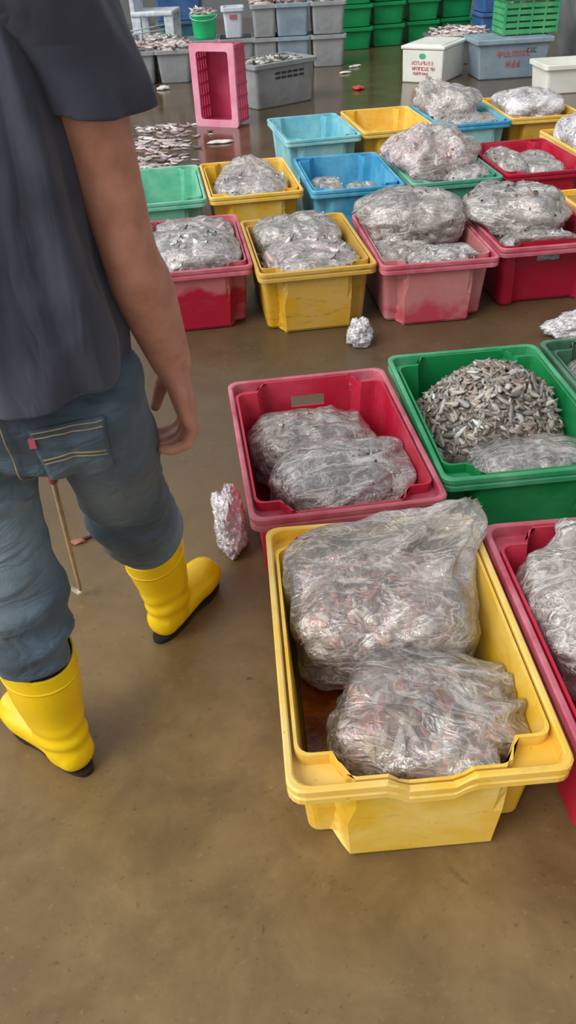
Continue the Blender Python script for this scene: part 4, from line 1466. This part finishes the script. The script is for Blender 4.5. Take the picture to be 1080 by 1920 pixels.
def shirt_fold(p):
    a = math.atan2(p.y - 1.11, p.x - CX)
    k = noise.noise(Vector((a * 2.3, p.z * 2.2 + a * 0.9, 1.0)))
    r = 1 - 2 * abs(noise.noise(Vector((a * 1.7 + p.z * 2.6, p.z * 3.4, 7.0))))
    low = sm(1.1, 0.8, p.z)
    return 0.022 * k + 0.015 * max(0, r) + 0.006 * math.sin(a * 11 + p.z * 5 + 3 * k) + low * 0.006 * math.sin(a * 9 + p.z * 6)


wrinkle(bm, shirt_fold)
bmesh.ops.smooth_vert(bm, verts=bm.verts[:], factor=0.5, use_axis_x=True, use_axis_y=True, use_axis_z=True)
tidy(bm)
shirt = from_bm('t_shirt', bm, shirt_m, person, True)
thickness(shirt, 0.003)

# --- jeans
bm = bmesh.new()
tube(bm, [((CX, 1.12, 0.90), .135, .095), ((CX, 1.12, 0.82), .148, .105), ((CX, 1.125, 0.76), .155, .112), ((CX, 1.125, 0.715), .14, .10)], X, 36)
for hp, kn, rm, s in ((HIP_R, KNE_R, RIM_R, 1), (HIP_L, KNE_L, RIM_L, -1)):
    up = Vector((0, 0, .06))
    tube(bm, [(hp, .088, .105), (hp.lerp(kn, .35), .086, .096), (hp.lerp(kn, .7), .080, .086), (kn, .076, .080), (kn.lerp(rm, .45), .074, .080), (rm + Vector((0, 0, .050)), .066, .070), (rm + Vector((0, 0, .01)), .056, .058), (rm - Vector((0, 0, .03)), .050, .050), (rm - Vector((0, 0, .10)), .042, .042)], X, 28)
bm = fuse(bm, 0.007, 3)


def denim_fold(p):
    k = noise.noise(Vector((p.x * 9, p.y * 9, p.z * 7)))
    r = 1 - 2 * abs(noise.noise(Vector((p.x * 7 + p.z * 3, p.y * 7, p.z * 17))))
    lowleg = sm(0.55, 0.40, p.z) * sm(0.22, 0.31, p.z)
    crotch = sm(0.14, 0.02, (Vector((p.x, 0, p.z)) - Vector((CX, 0, 0.69))).length)
    return 0.008 * k + (0.004 + 0.012 * lowleg + 0.008 * crotch) * max(0, r)


wrinkle(bm, denim_fold)
bmesh.ops.smooth_vert(bm, verts=bm.verts[:], factor=0.4, use_axis_x=True, use_axis_y=True, use_axis_z=True)
bmesh.ops.recalc_face_normals(bm, faces=bm.faces[:])
JT = BVHTree.FromBMesh(bm)
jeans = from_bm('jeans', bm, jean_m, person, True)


def on_seat(x, z, off):
    h = JT.ray_cast(Vector((x, 0.6, z)), Vector((0, 1, 0)))
    if h[0] is None:
        return None
    return h[0] + h[1] * off


def thread(parent, pts, name, mat, r=0.0014):
    P = [on_seat(x, z, 0.0062) for x, z in pts]
    P = [p for p in P if p is not None]
    if len(P) < 3:
        return
    bm = bmesh.new()
    tube(bm, [(p, r, r) for p in P], Vector((0, 1, 0.01)), 6, 1)
    from_bm(name, bm, mat, parent, True)


def pocket(x0, x1, zt, zb, tabx=None):
    """patch pocket on the seat of the jeans, tapering to a point"""
    n, m_ = 16, 18
    bm = bmesh.new()
    G = []
    for j in range(m_ + 1):
        t = j / m_
        row = []
        for i in range(n + 1):
            s = i / n
            xx = x0 + (x1 - x0) * (0.5 + (s - 0.5) * (1 - 0.12 * t))
            z = zt + (zb - zt) * t * (1 - 0.16 * abs(2 * s - 1) * t)
            p = on_seat(xx, z, 0.004)
            row.append(bm.verts.new(p if p else Vector((xx, 1.1, z))))
        G.append(row)
    for j in range(m_):
        for i in range(n):
            bm.faces.new((G[j][i], G[j][i + 1], G[j + 1][i + 1], G[j + 1][i]))
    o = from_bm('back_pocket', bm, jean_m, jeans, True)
    thickness(o, 0.003, 0)
    return o


pk = pocket(CX + .035, CX + .140, 0.772, 0.650)
pk2 = pocket(CX - .140, CX - .035, 0.772, 0.650)
for p_, c0 in ((pk, CX + .0875), (pk2, CX - .0875)):
    for dzv in (0.003, 0.011):
        thread(jeans, [(c0 - .048 + .096 * k / 12, 0.770 - dzv) for k in range(13)], 'stitching', thread_m)
        thread(jeans, [(c0 - .044 + .088 * k / 12, 0.718 - dzv + 0.006 * math.sin(PI * k / 12)) for k in range(13)], 'stitching', thread_m)
thread(jeans, [(CX, 0.80 - .15 * k / 10) for k in range(11)], 'stitching', thread_m)
q = on_seat(CX + .037, 0.752, 0.006)
if q:
    bm = bmesh.new()
    box_bm(bm, .010, .004, .016, q)
    from_bm('pink_tab', bm, tag_m, jeans)

# --- boots
def boot(an, rim, dr, tilt=0.16):
    heel = Vector((an.x, an.y, 0)) - dr * 0.02
    sd_ = Vector((-dr.y, dr.x, 0))
    bm = bmesh.new()
    g = Vector((rim.x, rim.y, 0)) - Vector((an.x, an.y, 0))
    up = Vector((0, 0, 1))
    tube(bm, [(heel + dr * .018 + up * .045, .044, .050), (heel + dr * .026 + up * .09, .047, .055), (heel + dr * .028 + g * .4 + up * .15, .055, .061), (heel + dr * .022 + g * .8 + up * .22, .066, .070), (heel + dr * .02 + g * 1.1 + up * .31, .071, .074), (heel + dr * .02 + g * 1.2 + up * .40, .071, .074)], sd_, 28)
    tube(bm, [(heel + dr * -.005 + up * .046, .040, .040), (heel + dr * .06 + up * .050, .040, .046), (heel + dr * .10 + up * .050, .044, .042), (heel + dr * .145 + up * .052, .049, .044), (heel + dr * .180 + up * .052, .044, .042)], sd_, 28)
    bm = fuse(bm, 0.005, 3)
    cut(bm, rim + Vector((0, 0, .012)), (up - dr * tilt).normalized())
    for v in bm.verts:
        if v.co.z < 0.008:
            v.co.z = 0.008
    # rubber creases over the instep and a bead round the rim
    def crease(p):
        q = (p - heel)
        f_ = q.dot(dr)
        k = 0.0025 * math.sin(p.z * 150 + 3 * noise.noise(p * 12)) * sm(0.16, 0.10, p.z) * sm(0.05, 0.09, p.z)
        return k + 0.003 * noise.noise(p * 14)
    wrinkle(bm, crease)
    tidy(bm)
    bm.normal_update()
    BT = BVHTree.FromBMesh(bm)
    b = from_bm('rubber_boot', bm, rub_m, person, True)
    thickness(b, 0.004)
    # moulded band below the rim
    n = 48
    ce = heel + dr * .02 + g
    R = []
    for k in range(n):
        a = 2 * PI * k / n
        rad = sd_ * math.cos(a) + dr * math.sin(a)
        o_ = Vector((ce.x, ce.y, rim.z - .022)) + up * (tilt * .07 * math.sin(a))
        hit = BT.ray_cast(o_ + rad * .2, -rad)
        pt = hit[0] if hit[0] is not None else o_ + rad * .07
        R.append([bm_pt for bm_pt in (pt + rad * .0018 * math.cos(t) + up * .004 * math.sin(t) for t in (0, PI / 2, PI, 3 * PI / 2))])
    bm = bmesh.new()
    R = [[bm.verts.new(p) for p in r_] for r_ in R]
    for k in range(n):
        for j in range(4):
            bm.faces.new((R[k][j], R[(k + 1) % n][j], R[(k + 1) % n][(j + 1) % 4], R[k][(j + 1) % 4]))
    from_bm('rim_band', bm, rub_m, b, True)
    # sole with heel block
    bm = bmesh.new()
    prof = []
    for k in range(36):
        a = 2 * PI * k / 36
        fx = 0.087 + 0.124 * math.cos(a)
        wd = 0.034 + 0.010 * sm(0.08, 0.17, fx) - 0.004 * math.exp(-((fx - 0.08) / 0.04) ** 2)
        prof.append((fx, wd * math.copysign(abs(math.sin(a)) ** 0.75, math.sin(a))))
    t_ = [bm.verts.new(heel + dr * x + sd_ * y + up * .012) for x, y in prof]
    l_ = [bm.verts.new(heel + dr * x + sd_ * y * .97 + up * (.001 if (x < 0.05 or x > 0.11) else .006)) for x, y in prof]
    bm.faces.new(t_); bm.faces.new(l_)
    for k in range(36):
        j = (k + 1) % 36
        bm.faces.new((t_[k], t_[j], l_[j], l_[k]))
    from_bm('sole', bm, sole_m, b)
    return b


boot(ANK_R, RIM_R, DIR_R, 0.30)
boot(ANK_L, RIM_L, DIR_L)

# --- the stick in the left hand
S1 = Vector((-0.528, 1.500, 0.012))
S0 = WRI_L + LH_D.normalized() * .095 + LH_N.normalized() * .026
ax = (S1 - S0).normalized()
S0 = S0 - ax * .05
st = empty('hook_stick', S1, 0, 'thin pale stick with a red grip and white hooked tip, held between the legs', 'stick')
bm = bmesh.new()
side = ax.cross(Vector((0, 0, 1))).normalized()
tube(bm, [(S0 - S1 + ax * .12, .0055, .0045), (ax * -.30, .0055, .0045), (Vector((0, 0, 0)), .0045, .004)], side, 10, 1)
from_bm('shaft', bm, M['bone'], st, True)
bm = bmesh.new()
tube(bm, [(S0 - S1, .011, .011), (S0 - S1 + ax * .06, .012, .012), (S0 - S1 + ax * .20, .010, .010)], side, 12, 2)
from_bm('grip', bm, M['grip_red'], st, True)
bm = bmesh.new()
hk = Vector((-0.028, -0.012, 0.05))
tube(bm, [(ax * -.012, .006, .005), (Vector((-.002, -.002, .002)), .007, .005), (hk * .5 + Vector((-.004, 0, -.004)), .006, .004), (hk, .006, .004), (hk * 1.35, .005, .003)], side, 10, 2)
from_bm('white_tip', bm, M['tip_white'], st, True)



# ------------------------------------------------------------------ light and camera
w = bpy.data.worlds.new('overcast')
SC.world = w
w.use_nodes = True
nt = w.node_tree
bg = nt.nodes['Background']
tc = N(nt, 'ShaderNodeTexCoord')
sp_ = N(nt, 'ShaderNodeSeparateXYZ')
nt.links.new(tc.outputs['Generated'], sp_.inputs[0])
# overcast daylight, brighter towards the open left side of the hall
c = ramp(nt, maprange(nt, sp_.outputs[0], -1, 1, 0, 1), [(0.0, (2.6, 2.65, 2.7, 1)), (0.10, (1.9, 1.93, 1.97, 1)), (0.22, (0.92, 0.94, 0.97, 1)), (0.45, (0.75, 0.77, 0.80, 1)), (1.0, (0.50, 0.51, 0.53, 1))])
nt.links.new(c, bg.inputs['Color'])
bg.inputs['Strength'].default_value = 0.9

sd = bpy.data.lights.new('daylight', 'SUN')
sd.energy = 2.1
sd.angle = math.radians(34)
sd.color = (1.0, 0.98, 0.95)
so = bpy.data.objects.new('daylight', sd)
COL.objects.link(so)
so.rotation_euler = Vector((0.58, 0.46, -0.72)).to_track_quat('-Z', 'Y').to_euler()

cd = bpy.data.cameras.new('camera')
co = bpy.data.objects.new('camera', cd)
COL.objects.link(co)
cd.sensor_fit = 'VERTICAL'
cd.sensor_height = 24.0
cd.lens = 1506.2 / 1920 * 24.0
cd.clip_start = 0.02
th, ro = 0.6465, -0.0522
fw = Vector((0, math.cos(th), -math.sin(th)))
r0, u0 = Vector((1, 0, 0)), Vector((0, math.sin(th), math.cos(th)))
rr = r0 * math.cos(ro) + u0 * math.sin(ro)
uu = -r0 * math.sin(ro) + u0 * math.cos(ro)
mw = Matrix.Identity(4)
for i in range(3):
    mw[i][0], mw[i][1], mw[i][2] = rr[i], uu[i], -fw[i]
mw.translation = (0, 0, 1.362)
co.matrix_world = mw
SC.camera = co

SC.view_settings.view_transform = 'Standard'
SC.view_settings.look = 'None'
SC.view_settings.gamma = 1.0
SC.view_settings.use_curve_mapping = False
SC.view_settings.exposure = 0.0
SC.cycles.max_bounces = 6
SC.cycles.transparent_max_bounces = 12
